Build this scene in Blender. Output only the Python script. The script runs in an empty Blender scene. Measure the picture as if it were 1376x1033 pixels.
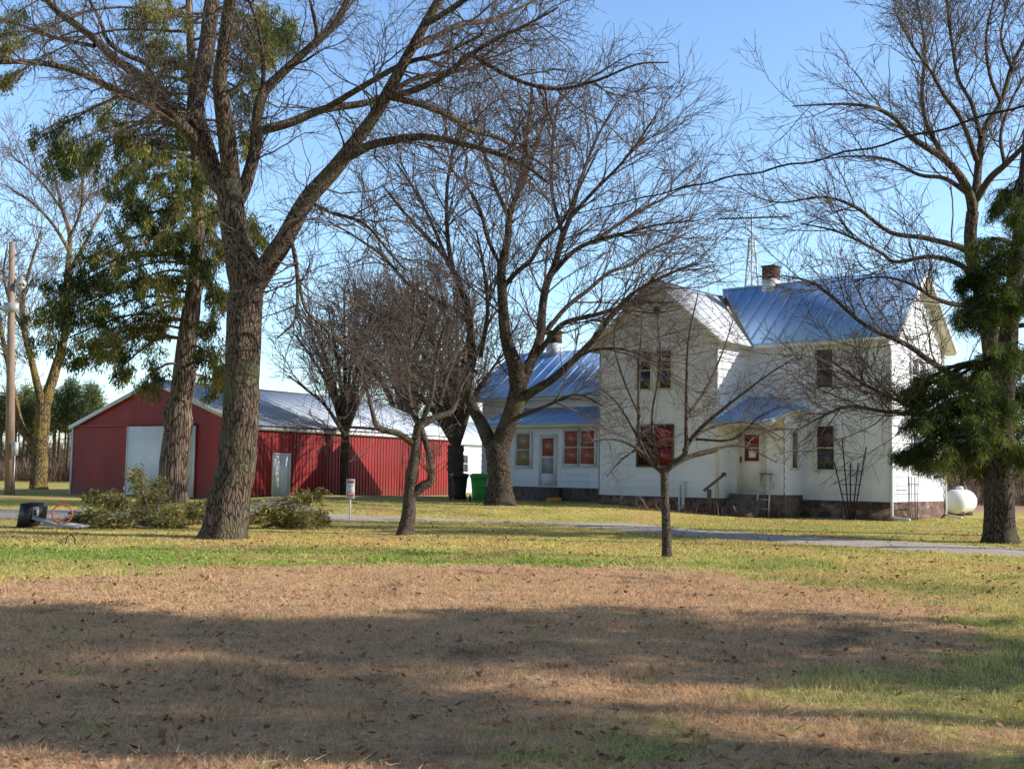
import bpy, math, random
import numpy as np
from mathutils import Vector
rng = np.random.default_rng(11); random.seed(5)
SC = bpy.context.scene; COL = SC.collection
PI = math.pi
# ------------------------------------------------------------------ camera model (photo pixels -> world)
F = 1530.; EYE = 1.5; ROLL = 0.0165; PIT = math.atan(117 / F); CX, CY = 688, 516.5
def ray(px, py):
    x = (px - CX) / F; y = (CY - py) / F
    c, s = math.cos(ROLL), math.sin(ROLL); x, y = x * c - y * s, x * s + y * c
    cp, sp = math.cos(PIT), math.sin(PIT)
    return np.array([x, cp - y * sp, sp + y * cp])
O = np.array([0, 0, EYE])
def at(px, py, Y):
    d = ray(px, py); return O + d * (Y / d[1])
def ss(a, b, x):
    t = np.clip((np.asarray(x, float) - a) / (b - a), 0, 1); return t * t * (3 - 2 * t)
def gz(x, y):
    return .3 * ss(9.5, 3, x) * ss(35, 42.5, y) * ss(-15, -8, x) * (1 - .6 * ss(52, 62, y)) + .1 * ss(56, 64, y) * ss(-8, -15, x)
def gpt(px, py):
    d = ray(px, py); z = 0.
    for _ in range(12):
        p = O + d * ((z - EYE) / d[2]); z = float(gz(p[0], p[1]))
    return np.array([p[0], p[1], z])
# ------------------------------------------------------------------ noise in numpy
_T = np.random.default_rng(3).random((256, 256))
def vn(x, y, s=0):
    x = np.asarray(x, float) + s * 17.3; y = np.asarray(y, float) + s * 9.1
    i = np.floor(x).astype(int); j = np.floor(y).astype(int); u = x - i; v = y - j
    u = u * u * (3 - 2 * u); v = v * v * (3 - 2 * v)
    g = lambda a, b: _T[a & 255, b & 255]
    return (g(i, j) * (1 - u) + g(i + 1, j) * u) * (1 - v) + (g(i, j + 1) * (1 - u) + g(i + 1, j + 1) * u) * v
def fbm(x, y, s=0, o=4):
    r = 0; a = .5; t = 0
    for k in range(o):
        r = r + a * vn(x * 2 ** k, y * 2 ** k, s + k); t += a; a *= .55
    return r / t
# ------------------------------------------------------------------ materials
def mat(name, c1, c2=None, rough=.8, scale=3., stretch=(1, 1, 1), metal=0., bump=0., bscale=None, spec=.3, detail=6, coat=0., dirt=None):
    m = bpy.data.materials.new(name); m.use_nodes = True
    nt = m.node_tree; b = nt.nodes['Principled BSDF']
    b.inputs['Roughness'].default_value = rough; b.inputs['Metallic'].default_value = metal
    b.inputs['Specular IOR Level'].default_value = spec; b.inputs['Coat Weight'].default_value = coat
    if c2 is None: c2 = tuple(x * .85 for x in c1)
    tc = nt.nodes.new('ShaderNodeTexCoord'); mp = nt.nodes.new('ShaderNodeMapping'); mp.inputs['Scale'].default_value = stretch
    nt.links.new(tc.outputs['Object'], mp.inputs[0])
    n = nt.nodes.new('ShaderNodeTexNoise'); n.inputs['Scale'].default_value = scale; n.inputs['Detail'].default_value = detail
    nt.links.new(mp.outputs[0], n.inputs['Vector'])
    r = nt.nodes.new('ShaderNodeValToRGB'); r.color_ramp.elements[0].position = .33; r.color_ramp.elements[1].position = .67
    r.color_ramp.elements[0].color = (*c1, 1); r.color_ramp.elements[1].color = (*c2, 1)
    nt.links.new(n.outputs['Fac'], r.inputs[0]); out = r.outputs[0]
    if dirt:
        z0, z1, dc, dm = dirt; sz = nt.nodes.new('ShaderNodeSeparateXYZ'); nt.links.new(tc.outputs['Object'], sz.inputs[0])
        n5 = nt.nodes.new('ShaderNodeTexNoise'); n5.inputs['Scale'].default_value = 2.2; n5.inputs['Detail'].default_value = 8; mp5 = nt.nodes.new('ShaderNodeMapping'); mp5.inputs['Scale'].default_value = (1.6, 1.6, .25); nt.links.new(tc.outputs['Object'], mp5.inputs[0]); nt.links.new(mp5.outputs[0], n5.inputs['Vector'])
        mr = nt.nodes.new('ShaderNodeMapRange'); mr.inputs[1].default_value = z1; mr.inputs[2].default_value = z0; nt.links.new(sz.outputs[2], mr.inputs[0])
        m5 = nt.nodes.new('ShaderNodeMath'); m5.operation = 'MULTIPLY_ADD'; m5.inputs[1].default_value = .55; nt.links.new(mr.outputs[0], m5.inputs[0])
        r5 = nt.nodes.new('ShaderNodeMapRange'); r5.inputs[1].default_value = .48; r5.inputs[2].default_value = .78; r5.inputs[3].default_value = 0; r5.inputs[4].default_value = .4; nt.links.new(n5.outputs['Fac'], r5.inputs[0]); nt.links.new(r5.outputs[0], m5.inputs[2])
        m6 = nt.nodes.new('ShaderNodeMath'); m6.operation = 'MULTIPLY'; m6.use_clamp = True; m6.inputs[1].default_value = dm; nt.links.new(m5.outputs[0], m6.inputs[0])
        mx5 = nt.nodes.new('ShaderNodeMix'); mx5.data_type = 'RGBA'; nt.links.new(m6.outputs[0], mx5.inputs[0]); nt.links.new(out, mx5.inputs[6]); mx5.inputs[7].default_value = (*dc, 1); out = mx5.outputs[2]
    nt.links.new(out, b.inputs['Base Color'])
    if bump:
        n2 = nt.nodes.new('ShaderNodeTexNoise'); n2.inputs['Scale'].default_value = bscale or scale * 4; n2.inputs['Detail'].default_value = 5
        nt.links.new(mp.outputs[0], n2.inputs['Vector'])
        bp = nt.nodes.new('ShaderNodeBump'); bp.inputs['Strength'].default_value = min(1, bump); bp.inputs['Distance'].default_value = .03 * max(1, bump)
        nt.links.new(n2.outputs['Fac'], bp.inputs['Height']); nt.links.new(bp.outputs[0], b.inputs['Normal'])
    return m
def barkmat(name, lo, hi, s=1., st=.3, moss=None):
    m = bpy.data.materials.new(name); m.use_nodes = True; nt = m.node_tree; b = nt.nodes['Principled BSDF']; b.inputs['Roughness'].default_value = .95; b.inputs['Specular IOR Level'].default_value = .15
    tc = nt.nodes.new('ShaderNodeTexCoord'); mp = nt.nodes.new('ShaderNodeMapping'); mp.inputs['Scale'].default_value = (1, 1, st); nt.links.new(tc.outputs['Object'], mp.inputs[0])
    n0 = nt.nodes.new('ShaderNodeTexNoise'); n0.inputs['Scale'].default_value = 3 * s; n0.inputs['Detail'].default_value = 2; nt.links.new(mp.outputs[0], n0.inputs['Vector'])
    ad = nt.nodes.new('ShaderNodeMix'); ad.data_type = 'RGBA'; ad.blend_type = 'LINEAR_LIGHT'; ad.inputs[0].default_value = .12; nt.links.new(mp.outputs[0], ad.inputs[6]); nt.links.new(n0.outputs['Color'], ad.inputs[7])
    v = nt.nodes.new('ShaderNodeTexVoronoi'); v.feature = 'DISTANCE_TO_EDGE'; v.inputs['Scale'].default_value = 11 * s; nt.links.new(ad.outputs[2], v.inputs['Vector'])
    n = nt.nodes.new('ShaderNodeTexNoise'); n.inputs['Scale'].default_value = 14 * s; n.inputs['Detail'].default_value = 7; n.inputs['Roughness'].default_value = .7; nt.links.new(mp.outputs[0], n.inputs['Vector'])
    r1 = nt.nodes.new('ShaderNodeMapRange'); r1.inputs[1].default_value = 0; r1.inputs[2].default_value = .15; nt.links.new(v.outputs['Distance'], r1.inputs[0])
    mu = nt.nodes.new('ShaderNodeMath'); mu.operation = 'MULTIPLY'; nt.links.new(r1.outputs[0], mu.inputs[0]); nt.links.new(n.outputs['Fac'], mu.inputs[1])
    r = nt.nodes.new('ShaderNodeValToRGB'); r.color_ramp.elements[0].position = .05; r.color_ramp.elements[1].position = .6; r.color_ramp.elements[0].color = (*lo, 1); r.color_ramp.elements[1].color = (*hi, 1)
    nt.links.new(mu.outputs[0], r.inputs[0]); col = r.outputs[0]
    if moss:
        n3 = nt.nodes.new('ShaderNodeTexNoise'); n3.inputs['Scale'].default_value = 1.6; nt.links.new(tc.outputs['Object'], n3.inputs['Vector']); r3 = nt.nodes.new('ShaderNodeValToRGB'); r3.color_ramp.elements[0].position = .5; r3.color_ramp.elements[1].position = .68; nt.links.new(n3.outputs['Fac'], r3.inputs[0])
        mx = nt.nodes.new('ShaderNodeMix'); mx.data_type = 'RGBA'; nt.links.new(r3.outputs[0], mx.inputs[0]); nt.links.new(col, mx.inputs[6]); mx.inputs[7].default_value = (*moss, 1); col = mx.outputs[2]
    nt.links.new(col, b.inputs['Base Color'])
    bp = nt.nodes.new('ShaderNodeBump'); bp.inputs['Distance'].default_value = .09 / s; nt.links.new(mu.outputs[0], bp.inputs['Height']); nt.links.new(bp.outputs[0], b.inputs['Normal'])
    return m
def leafmat(name, stops, scale=1.2, trans=.25, attr=None):
    m = bpy.data.materials.new(name); m.use_nodes = True; nt = m.node_tree; b = nt.nodes['Principled BSDF']
    b.inputs['Roughness'].default_value = .7; b.inputs['Specular IOR Level'].default_value = .2
    if attr:
        a = nt.nodes.new('ShaderNodeAttribute'); a.attribute_name = attr; col = a.outputs['Color']
    else:
        g = nt.nodes.new('ShaderNodeNewGeometry')
        n = nt.nodes.new('ShaderNodeTexNoise'); n.inputs['Scale'].default_value = scale; n.inputs['Detail'].default_value = 3
        nt.links.new(g.outputs['Position'], n.inputs['Vector'])
        ad = nt.nodes.new('ShaderNodeMath'); ad.operation = 'MULTIPLY_ADD'; ad.inputs[1].default_value = .35; ad.inputs[2].default_value = -.17
        nt.links.new(g.outputs['Random Per Island'], ad.inputs[0])
        s = nt.nodes.new('ShaderNodeMath'); s.operation = 'ADD'
        nt.links.new(n.outputs['Fac'], s.inputs[0]); nt.links.new(ad.outputs[0], s.inputs[1])
        r = nt.nodes.new('ShaderNodeValToRGB'); cr = r.color_ramp
        while len(cr.elements) < len(stops): cr.elements.new(.5)
        for e, (p, c) in zip(cr.elements, stops): e.position = p; e.color = (*c, 1)
        nt.links.new(s.outputs[0], r.inputs[0]); col = r.outputs[0]
    nt.links.new(col, b.inputs['Base Color'])
    t = nt.nodes.new('ShaderNodeBsdfTranslucent'); nt.links.new(col, t.inputs[0])
    mx = nt.nodes.new('ShaderNodeMixShader'); mx.inputs[0].default_value = trans
    nt.links.new(b.outputs[0], mx.inputs[1]); nt.links.new(t.outputs[0], mx.inputs[2])
    nt.links.new(mx.outputs[0], nt.nodes['Material Output'].inputs[0])
    return m
M = {}
M['bark'] = barkmat('bark_grey_brown', (.028, .020, .016), (.255, .185, .14), 1.45, .22, (.16, .15, .09))
M['bark_dark'] = barkmat('bark_dark', (.020, .015, .012), (.165, .125, .10), 1.6, .3, (.14, .13, .08))
M['bark_fine'] = barkmat('bark_fine', (.03, .022, .018), (.21, .16, .13), 2.6, .35, (.15, .13, .09))
M['bark_red'] = barkmat('bark_cedar', (.05, .032, .024), (.44, .31, .23), .9, .12)
M['bark_moss'] = barkmat('bark_mossy', (.06, .04, .02), (.34, .25, .12), 1, .3, (.40, .28, .07))
M['twig'] = mat('twig', (.06, .045, .038), (.20, .15, .125), .85, 2)
M['twig_red'] = mat('twig_reddish', (.065, .048, .042), (.24, .18, .15), .85, 2)
M['twig_light'] = mat('twig_pale', (.16, .12, .10), (.3, .24, .2), .85, 2)
M['cedar'] = leafmat('cedar_foliage', [(.22, (.022, .045, .020)), (.46, (.10, .135, .035)), (.70, (.44, .37, .09))], .45, .35)
M['spruce'] = leafmat('spruce_foliage', [(.22, (.014, .030, .012)), (.50, (.055, .09, .022)), (.74, (.24, .27, .05))], .9, .3)
M['cutgreen'] = leafmat('cut_branch_foliage', [(.2, (.06, .07, .025)), (.5, (.30, .27, .08)), (.8, (.60, .48, .20))], 1.4, .35)
M['pine'] = leafmat('pine_foliage', [(.25, (.05, .08, .035)), (.55, (.12, .16, .06)), (.8, (.22, .24, .09))], .3, .2)
M['siding'] = mat('white_siding', (.77, .79, .85), (.87, .885, .93), .75, .7, (1, 1, 2.5), bump=.3, bscale=25, dirt=(.6, 1.3, (.48, .45, .42), .45))
M['siding_sun'] = M['siding']
M['trim'] = mat('cream_trim', (.62, .57, .48), (.72, .68, .6), .7, 1.5)
M['white'] = mat('white_paint', (.78, .78, .77), (.7, .7, .69), .55, 2)
M['metal_roof'] = mat('sheet_metal_roof', (.33, .56, .88), (.44, .65, .95), .5, .5, (1, 1, 1), metal=.5, bump=.04, bscale=2)  # sky reflection of the shaded slopes put into the blue base colour
M['sunlit_roof'] = mat('sunlit_sheet_roof', (.80, .81, .83), (.70, .71, .73), .45, .8, metal=.15)  # same roof metal, whitened to carry the sun glare of one slope
M['barn_roof'] = mat('barn_sheet_roof', (.52, .58, .66), (.74, .79, .84), .5, .35, (1, 3, 1), metal=.15, bump=.05, bscale=4)
M['red'] = mat('red_barn_paint', (.23, .016, .016), (.37, .03, .026), .55, .5, (1.6, 1.6, .35), bump=.1, dirt=(0, .7, (.17, .07, .055), 1.))
M['door_white'] = mat('white_ribbed_metal', (.88, .90, .94), (.78, .80, .84), .45, 1)
M['stone'] = None
M['concrete'] = mat('old_concrete', (.12, .085, .07), (.24, .18, .15), .95, 5, bump=.6)
M['darkwood'] = mat('weathered_wood', (.10, .075, .06), (.2, .16, .13), .9, 6, (1, 1, .3), bump=.4)
M['polewood'] = mat('pole_wood', (.26, .18, .13), (.40, .29, .22), .9, 3, (4, 4, .3), bump=.5)
M['glass'] = mat('dark_window_glass', (.018, .02, .025), (.05, .055, .065), .06, 3, spec=.9)
M['glass_red'] = mat('window_glass_red_curtain', (.11, .008, .010), (.36, .045, .04), .25, 5, (6, 6, .6), spec=.5)
M['glass_orange'] = mat('window_glass_orange_curtain', (.26, .05, .035), (.58, .19, .12), .3, 6, (6, 6, .8), spec=.5)
M['glass_maroon'] = mat('window_glass_maroon_curtain', (.09, .02, .022), (.05, .018, .02), .2, 5, spec=.6)
M['glass_beige'] = mat('window_glass_beige_curtain', (.28, .22, .14), (.42, .28, .16), .3, 5, spec=.5)
M['brick'] = mat('chimney_brick', (.14, .065, .045), (.05, .03, .025), .9, 9, bump=.5)
M['black'] = mat('black_plastic', (.012, .012, .014), (.022, .022, .024), .35, 4, spec=.5)
M['green'] = mat('green_plastic', (.02, .30, .06), (.03, .24, .05), .4, 2, spec=.5)
M['orange'] = mat('orange_metal', (.75, .17, .06), (.65, .14, .05), .45, 4)
M['grey'] = mat('grey_plastic', (.30, .30, .31), (.42, .42, .43), .5, 3)
M['galv'] = mat('galvanised_metal', (.5, .5, .5), (.62, .62, .62), .45, 4, metal=.3)
M['rust'] = mat('rusty_iron', (.03, .022, .02), (.08, .045, .03), .8, 9)
M['signred'] = mat('red_sign_paint', (.55, .05, .06), (.45, .04, .05), .5, 4)
M['signgrey'] = mat('grey_sign_print', (.30, .33, .32), (.4, .42, .4), .6, 4)
M['yellow'] = mat('yellow_plastic', (.65, .28, .02), (.55, .22, .02), .5, 4)
M['wire'] = mat('black_cable', (.012, .012, .012), (.02, .02, .02), .6)
M['gravel'] = mat('gravel_drive', (.52, .42, .34), (.74, .62, .52), .95, 9, bump=1.0, bscale=60)
M['gravel_pale'] = mat('pale_gravel', (.36, .30, .23), (.5, .43, .34), .95, 6, bump=1.0, bscale=60)
M['brush'] = leafmat('dry_brush', [(.3, (.10, .06, .045)), (.55, (.22, .14, .10)), (.8, (.36, .26, .18))], .15, .2)
M['lawn'] = leafmat('grass_blades', [], attr='gcol', trans=.35)
M['litter'] = leafmat('leaf_litter', [(.3, (.16, .06, .025)), (.55, (.34, .16, .08)), (.8, (.55, .38, .24))], 40, .15)
def stonemat():
    m = bpy.data.materials.new('fieldstone'); m.use_nodes = True; nt = m.node_tree; b = nt.nodes['Principled BSDF']; b.inputs['Roughness'].default_value = .95
    tc = nt.nodes.new('ShaderNodeTexCoord'); mp = nt.nodes.new('ShaderNodeMapping'); mp.inputs['Scale'].default_value = (1, 1, 1.5); nt.links.new(tc.outputs['Object'], mp.inputs[0])
    v = nt.nodes.new('ShaderNodeTexVoronoi'); v.inputs['Scale'].default_value = 3.6; nt.links.new(mp.outputs[0], v.inputs['Vector'])
    e = nt.nodes.new('ShaderNodeTexVoronoi'); e.feature = 'DISTANCE_TO_EDGE'; e.inputs['Scale'].default_value = 3.6; nt.links.new(mp.outputs[0], e.inputs['Vector'])
    sp = nt.nodes.new('ShaderNodeSeparateColor'); nt.links.new(v.outputs['Color'], sp.inputs[0])
    r = nt.nodes.new('ShaderNodeValToRGB'); cr = r.color_ramp; cr.elements[0].color = (.08, .05, .04, 1); cr.elements[1].color = (.30, .20, .15, 1); cr.elements.new(.5).color = (.19, .11, .08, 1)
    nt.links.new(sp.outputs[0], r.inputs[0])
    r2 = nt.nodes.new('ShaderNodeValToRGB'); r2.color_ramp.elements[1].position = .05; r2.color_ramp.elements[0].color = (.6, .58, .55, 1); nt.links.new(e.outputs['Distance'], r2.inputs[0])
    mx = nt.nodes.new('ShaderNodeMix'); mx.data_type = 'RGBA'; mx.blend_type = 'MULTIPLY'; mx.inputs[0].default_value = 1
    nt.links.new(r.outputs[0], mx.inputs[6]); nt.links.new(r2.outputs[0], mx.inputs[7]); nt.links.new(mx.outputs[2], b.inputs['Base Color'])
    bp = nt.nodes.new('ShaderNodeBump'); bp.inputs['Distance'].default_value = .06; nt.links.new(r2.outputs[0], bp.inputs['Height']); nt.links.new(bp.outputs[0], b.inputs['Normal'])
    return m
M['stone'] = stonemat()
def groundmat():
    m = bpy.data.materials.new('lawn_ground'); m.use_nodes = True; nt = m.node_tree; b = nt.nodes['Principled BSDF']
    b.inputs['Roughness'].default_value = 1; b.inputs['Specular IOR Level'].default_value = .05
    a = nt.nodes.new('ShaderNodeAttribute'); a.attribute_name = 'gcol'
    g = nt.nodes.new('ShaderNodeNewGeometry')
    n = nt.nodes.new('ShaderNodeTexNoise'); n.inputs['Scale'].default_value = 9; n.inputs['Detail'].default_value = 8; n.inputs['Roughness'].default_value = .7
    nt.links.new(g.outputs['Position'], n.inputs['Vector'])
    r = nt.nodes.new('ShaderNodeValToRGB'); r.color_ramp.elements[0].position = .3; r.color_ramp.elements[1].position = .72
    r.color_ramp.elements[0].color = (.38, .34, .30, 1); r.color_ramp.elements[1].color = (1.25, 1.2, 1.15, 1)
    nt.links.new(n.outputs['Fac'], r.inputs[0])
    mx = nt.nodes.new('ShaderNodeMix'); mx.data_type = 'RGBA'; mx.blend_type = 'MULTIPLY'; mx.inputs[0].default_value = 1
    nt.links.new(a.outputs['Color'], mx.inputs[6]); nt.links.new(r.outputs[0], mx.inputs[7]); nt.links.new(mx.outputs[2], b.inputs['Base Color'])
    bp = nt.nodes.new('ShaderNodeBump'); bp.inputs['Distance'].default_value = .05; bp.inputs['Strength'].default_value = .9
    nt.links.new(n.outputs['Fac'], bp.inputs['Height']); nt.links.new(bp.outputs[0], b.inputs['Normal'])
    return m
M['ground'] = groundmat()
# ------------------------------------------------------------------ mesh building
def mesh_np(name, V, faces, m, parent=None, smooth=False, col=None):
    """faces: list of int arrays (K,n)"""
    me = bpy.data.meshes.new(name); V = np.asarray(V, dtype=np.float32)
    me.vertices.add(len(V)); me.vertices.foreach_set('co', V.ravel())
    fl = [np.asarray(f, dtype=np.int32) for f in faces if len(f)]
    lv = np.concatenate([f.ravel() for f in fl]); tot = np.concatenate([np.full(len(f), f.shape[1], np.int32) for f in fl])
    st = np.concatenate([[0], np.cumsum(tot)[:-1]]).astype(np.int32)
    me.loops.add(len(lv)); me.loops.foreach_set('vertex_index', lv)
    me.polygons.add(len(tot)); me.polygons.foreach_set('loop_start', st); me.polygons.foreach_set('loop_total', tot)
    if smooth: me.polygons.foreach_set('use_smooth', np.ones(len(tot), bool))
    me.update(calc_edges=True)
    if col is not None:
        a = me.color_attributes.new('gcol', 'FLOAT_COLOR', 'POINT')
        c = np.ones((len(V), 4), np.float32); c[:, :3] = col; a.data.foreach_set('color', c.ravel())
    me.materials.append(m); o = bpy.data.objects.new(name, me); COL.objects.link(o)
    if parent: o.parent = parent
    return o
class MB:
    def __init__(s): s.v = []; s.f = {}; s.n = 0
    def add(s, V, faces):
        V = np.asarray(V, float).reshape(-1, 3)
        for f in faces: s.f.setdefault(len(f), []).append([i + s.n for i in f])
        s.v.append(V); s.n += len(V)
    def addnp(s, V, FA):
        s.f.setdefault(FA.shape[1], []).extend((FA + s.n).tolist()); s.v.append(V.reshape(-1, 3)); s.n += V.size // 3
    def box(s, x0, x1, y0, y1, z0, z1):
        V = [(x, y, z) for z in (z0, z1) for (x, y) in ((x0, y0), (x1, y0), (x1, y1), (x0, y1))]
        s.add(V, [(3, 2, 1, 0), (4, 5, 6, 7), (0, 1, 5, 4), (1, 2, 6, 5), (2, 3, 7, 6), (3, 0, 4, 7)])
    def bar(s, a, b, w, h=None, up=(0, 0, 1)):
        h = h or w; a = np.array(a, float); b = np.array(b, float); t = b - a; t /= np.linalg.norm(t)
        x = np.cross(t, up)
        if np.linalg.norm(x) < 1e-4: x = np.cross(t, (1, 0, 0))
        x /= np.linalg.norm(x); y = np.cross(x, t)
        V = [p + x * i * w / 2 + y * j * h / 2 for p in (a, b) for (i, j) in ((-1, -1), (1, -1), (1, 1), (-1, 1))]
        s.add(V, [(3, 2, 1, 0), (4, 5, 6, 7), (0, 1, 5, 4), (1, 2, 6, 5), (2, 3, 7, 6), (3, 0, 4, 7)])
    def slab(s, P, t):
        """convex polygon P extruded by vector t"""
        P = np.array(P, float); n = len(P); V = np.concatenate([P, P + np.array(t)])
        s.add(V, [tuple(range(n)), tuple(range(2 * n - 1, n - 1, -1))] + [((i + 1) % n, i, i + n, (i + 1) % n + n) for i in range(n)])
    def tube(s, P, R, k=10, cap=True):
        P = np.array(P, float)[None]; R = np.broadcast_to(np.array(R, float), (P.shape[1],))[None]
        V, Fq = tubes(P, R, k); s.addnp(V, Fq)
        if cap:
            n = P.shape[1]; b = s.n - n * k
            s.f.setdefault(k, []).extend([[b + i for i in range(k)][::-1], [b + (n - 1) * k + i for i in range(k)]])
    def build(s, name, m, parent=None, smooth=False):
        return mesh_np(name, np.concatenate(s.v), [np.array(f) for f in s.f.values()], m, parent, smooth)
def tubes(P, R, k, ref=None):
    N, n, _ = P.shape
    T = np.gradient(P, axis=1); T /= np.linalg.norm(T, axis=2, keepdims=True) + 1e-9
    if ref is None:
        m = np.abs(T.mean(axis=1)); ref = np.eye(3)[np.argmin(m, axis=1)]
    ref = ref[:, None, :]; X = np.cross(T, ref); X /= np.linalg.norm(X, axis=2, keepdims=True) + 1e-9; Y = np.cross(T, X)
    a = np.arange(k) * 2 * PI / k
    V = P[:, :, None, :] + R[:, :, None, None] * (np.cos(a)[None, None, :, None] * X[:, :, None, :] + np.sin(a)[None, None, :, None] * Y[:, :, None, :])
    i = np.arange(N)[:, None, None] * n * k; j = np.arange(n - 1)[None, :, None] * k; q = np.arange(k)[None, None, :]; q2 = (q + 1) % k
    Fq = np.stack([i + j + q, i + j + q2, i + j + k + q2, i + j + k + q], axis=-1).reshape(-1, 4)
    return V.reshape(-1, 3), Fq
def tag(o, label=None, cat=None, group=None, kind=None):
    if label: o['label'] = label
    if cat: o['category'] = cat
    if group: o['group'] = group
    if kind: o['kind'] = kind
    return o
def empty(name, loc, rz, label, cat, group=None):
    o = bpy.data.objects.new(name, None); COL.objects.link(o); o.location = loc; o.rotation_euler = (0, 0, rz); o.empty_display_size = .2
    return tag(o, label, cat, group)
# ------------------------------------------------------------------ ground
def hueclip(c, m): return c / np.maximum(1, c.max(-1, keepdims=True) / m)
PA, PB = np.array([-4.7, 7.0]), np.array([-.2, 13.2])
def lawn(x, y):
    x = np.asarray(x, float); y = np.asarray(y, float)
    n1 = fbm(x * .35, y * .35, 1); n2 = fbm(x * 1.1, y * 1.1, 5); n3 = fbm(x * 4, y * 4, 9); n4 = fbm(x * .12, y * .12, 2)
    ab = PB - PA; t = np.clip(((x - PA[0]) * ab[0] + (y - PA[1]) * ab[1]) / (ab @ ab), 0, 1)
    d = np.hypot(x - PA[0] - t * ab[0], y - PA[1] - t * ab[1]) + (n1 - .5) * 3.4 + (n2 - .5) * 2.2 + (n3 - .5) * 1.6 + (vn(x * 9, y * 9, 40) - .5) * 1.2
    br = 1 - ss(4.6, 5.6, d)
    mix = lambda a, b, t: a + (np.array(b) - a) * t[..., None]
    yel = np.array([.40, .33, .12]); c = np.broadcast_to(yel, x.shape + (3,)).copy()
    c = mix(c, (.24, .235, .07), ss(.38, .62, n2 * .6 + n1 * .4))
    lush = np.exp(-((y - 19.3 - .05 * x) / 2.3) ** 2) * ss(7, -2, x)
    c = mix(c, (.125, .20, .03), np.clip(lush * 1.25, 0, 1) * (.6 + .4 * n2))
    litter_tint = ss(20.5, 24, y) * ss(34, 30, y) * ss(6, 1, x)  # yellow leaf litter round the trees
    c = mix(c, (.46, .33, .13), litter_tint * ss(.3, .6, n2) * .75)
    far = ss(18, 26, y); c = mix(c, (.34, .31, .09), far * .35); c = mix(c, (.40, .27, .12), ss(.55, .68, fbm(x * .8, y * .45, 51)) * ss(13, 17, y) * .55)
    near = ss(12, 8, y); c = mix(c, (.36, .31, .13), near * .5 * ss(.35, .6, n3))
    soil = ss(.58, .72, fbm(x * 1.9, y * 1.9, 33)); brown = np.array([.52, .345, .20]) * (.66 + .7 * n2[..., None]) * (1 - .35 * soil[..., None])
    brown = brown * (1.12 - .4 * ss(.4, .7, n3)[..., None])
    gf = ss(.60, .74, n2 * .5 + n3 * .5) * .6
    brown = mix(brown, (.26, .25, .08), gf)
    c = mix(c, 0, np.zeros_like(x)); c = c * (1 - br[..., None]) + brown * br[..., None]
    # weedy field beyond the house
    fld = ss(48, 60, y) * ss(14, 22, x); c = mix(c, (.30, .20, .14), fld)
    c = mix(c, (.30, .25, .14), ss(85, 160, y))
    return hueclip(c * (.8 + .4 * n4[..., None]) * 1.95, .86)
xs = np.concatenate([-np.geomspace(1500, 40, 22), np.arange(-38, -12, 1.), np.arange(-12, 12.01, .2), np.arange(13, 40, 1.), np.geomspace(42, 1500, 22)])
ys = np.concatenate([-np.geomspace(400, 4, 10), np.arange(-2, 4, 1.), np.arange(4, 26, .2), np.arange(26, 70, .8), np.geomspace(71, 1800, 30)])
gx, gy = np.meshgrid(xs, ys); gX = gx.ravel(); gY = gy.ravel()
NA = lambda y: .07 - .055 * ss(22, 28, y)
gZ = gz(gX, gY) + (fbm(gX * .9, gY * .9, 3) - .5) * NA(gY) - .01
nx, ny = len(xs), len(ys); ii = (np.arange(ny - 1)[:, None] * nx + np.arange(nx - 1)[None, :]).ravel()
g = mesh_np('ground', np.stack([gX, gY, gZ], 1), [np.stack([ii, ii + 1, ii + nx + 1, ii + nx], 1)], M['ground'], smooth=True, col=lawn(gX, gY)); tag(g, kind='structure')
def gh(x, y): return gz(x, y) + (fbm(np.asarray(x) * .9, np.asarray(y) * .9, 3) - .5) * NA(np.asarray(y, float)) - .01
# driveway
near = [(-160, 697), (0, 697), (115, 697), (300, 699), (430, 700), (600, 699), (700, 702), (850, 713), (950, 722), (1150, 735), (1376, 748), (1700, 768)]
farr = [(-160, 683), (0, 683), (115, 683), (300, 681), (430, 679), (600, 684), (700, 688), (850, 702), (950, 712), (1150, 724), (1376, 736), (1700, 752)]
A = np.array([gpt(*p) for p in near]); B = np.array([gpt(*p) for p in farr])
def strip(name, A, B, m, dz=.035, n=60, k=6):
    t = np.linspace(0, len(A) - 1, n); ix = np.arange(len(A))
    Ai = np.stack([np.interp(t, ix, A[:, j]) for j in (0, 1)], 1); Bi = np.stack([np.interp(t, ix, B[:, j]) for j in (0, 1)], 1)
    w = np.linspace(0, 1, k); G = Ai[:, None] * (1 - w[None, :, None]) + Bi[:, None] * w[None, :, None]
    G[:, 0] += rng.normal(0, .07, (n, 2)); G[:, -1] += rng.normal(0, .07, (n, 2))
    X, Y = G[..., 0], G[..., 1]; Z = gh(X, Y) + dz; Z[:, 0] -= dz * 1.3; Z[:, -1] -= dz * 1.3
    V = np.stack([X, Y, Z], -1).reshape(-1, 3); i = (np.arange(n - 1)[:, None] * k + np.arange(k - 1)[None, :]).ravel()
    return tag(mesh_np(name, V, [np.stack([i, i + 1, i + k + 1, i + k], 1)], m, smooth=True), kind='structure')
strip('driveway', A, B, M['gravel'], n=220)
A2 = np.array([gpt(*p) for p in ((440, 679.5), (410, 674), (393, 669.5))]); B2 = np.array([gpt(*p) for p in ((330, 680), (335, 675), (345, 670))])
strip('gravel_path', A2, B2, M['gravel_pale'], .03, 20)
A3 = np.array([gpt(*p) for p in ((470, 676.5), (560, 677), (690, 677))]); B3 = np.array([gpt(*p) for p in ((470, 674.5), (560, 675), (690, 675.5))])
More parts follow.
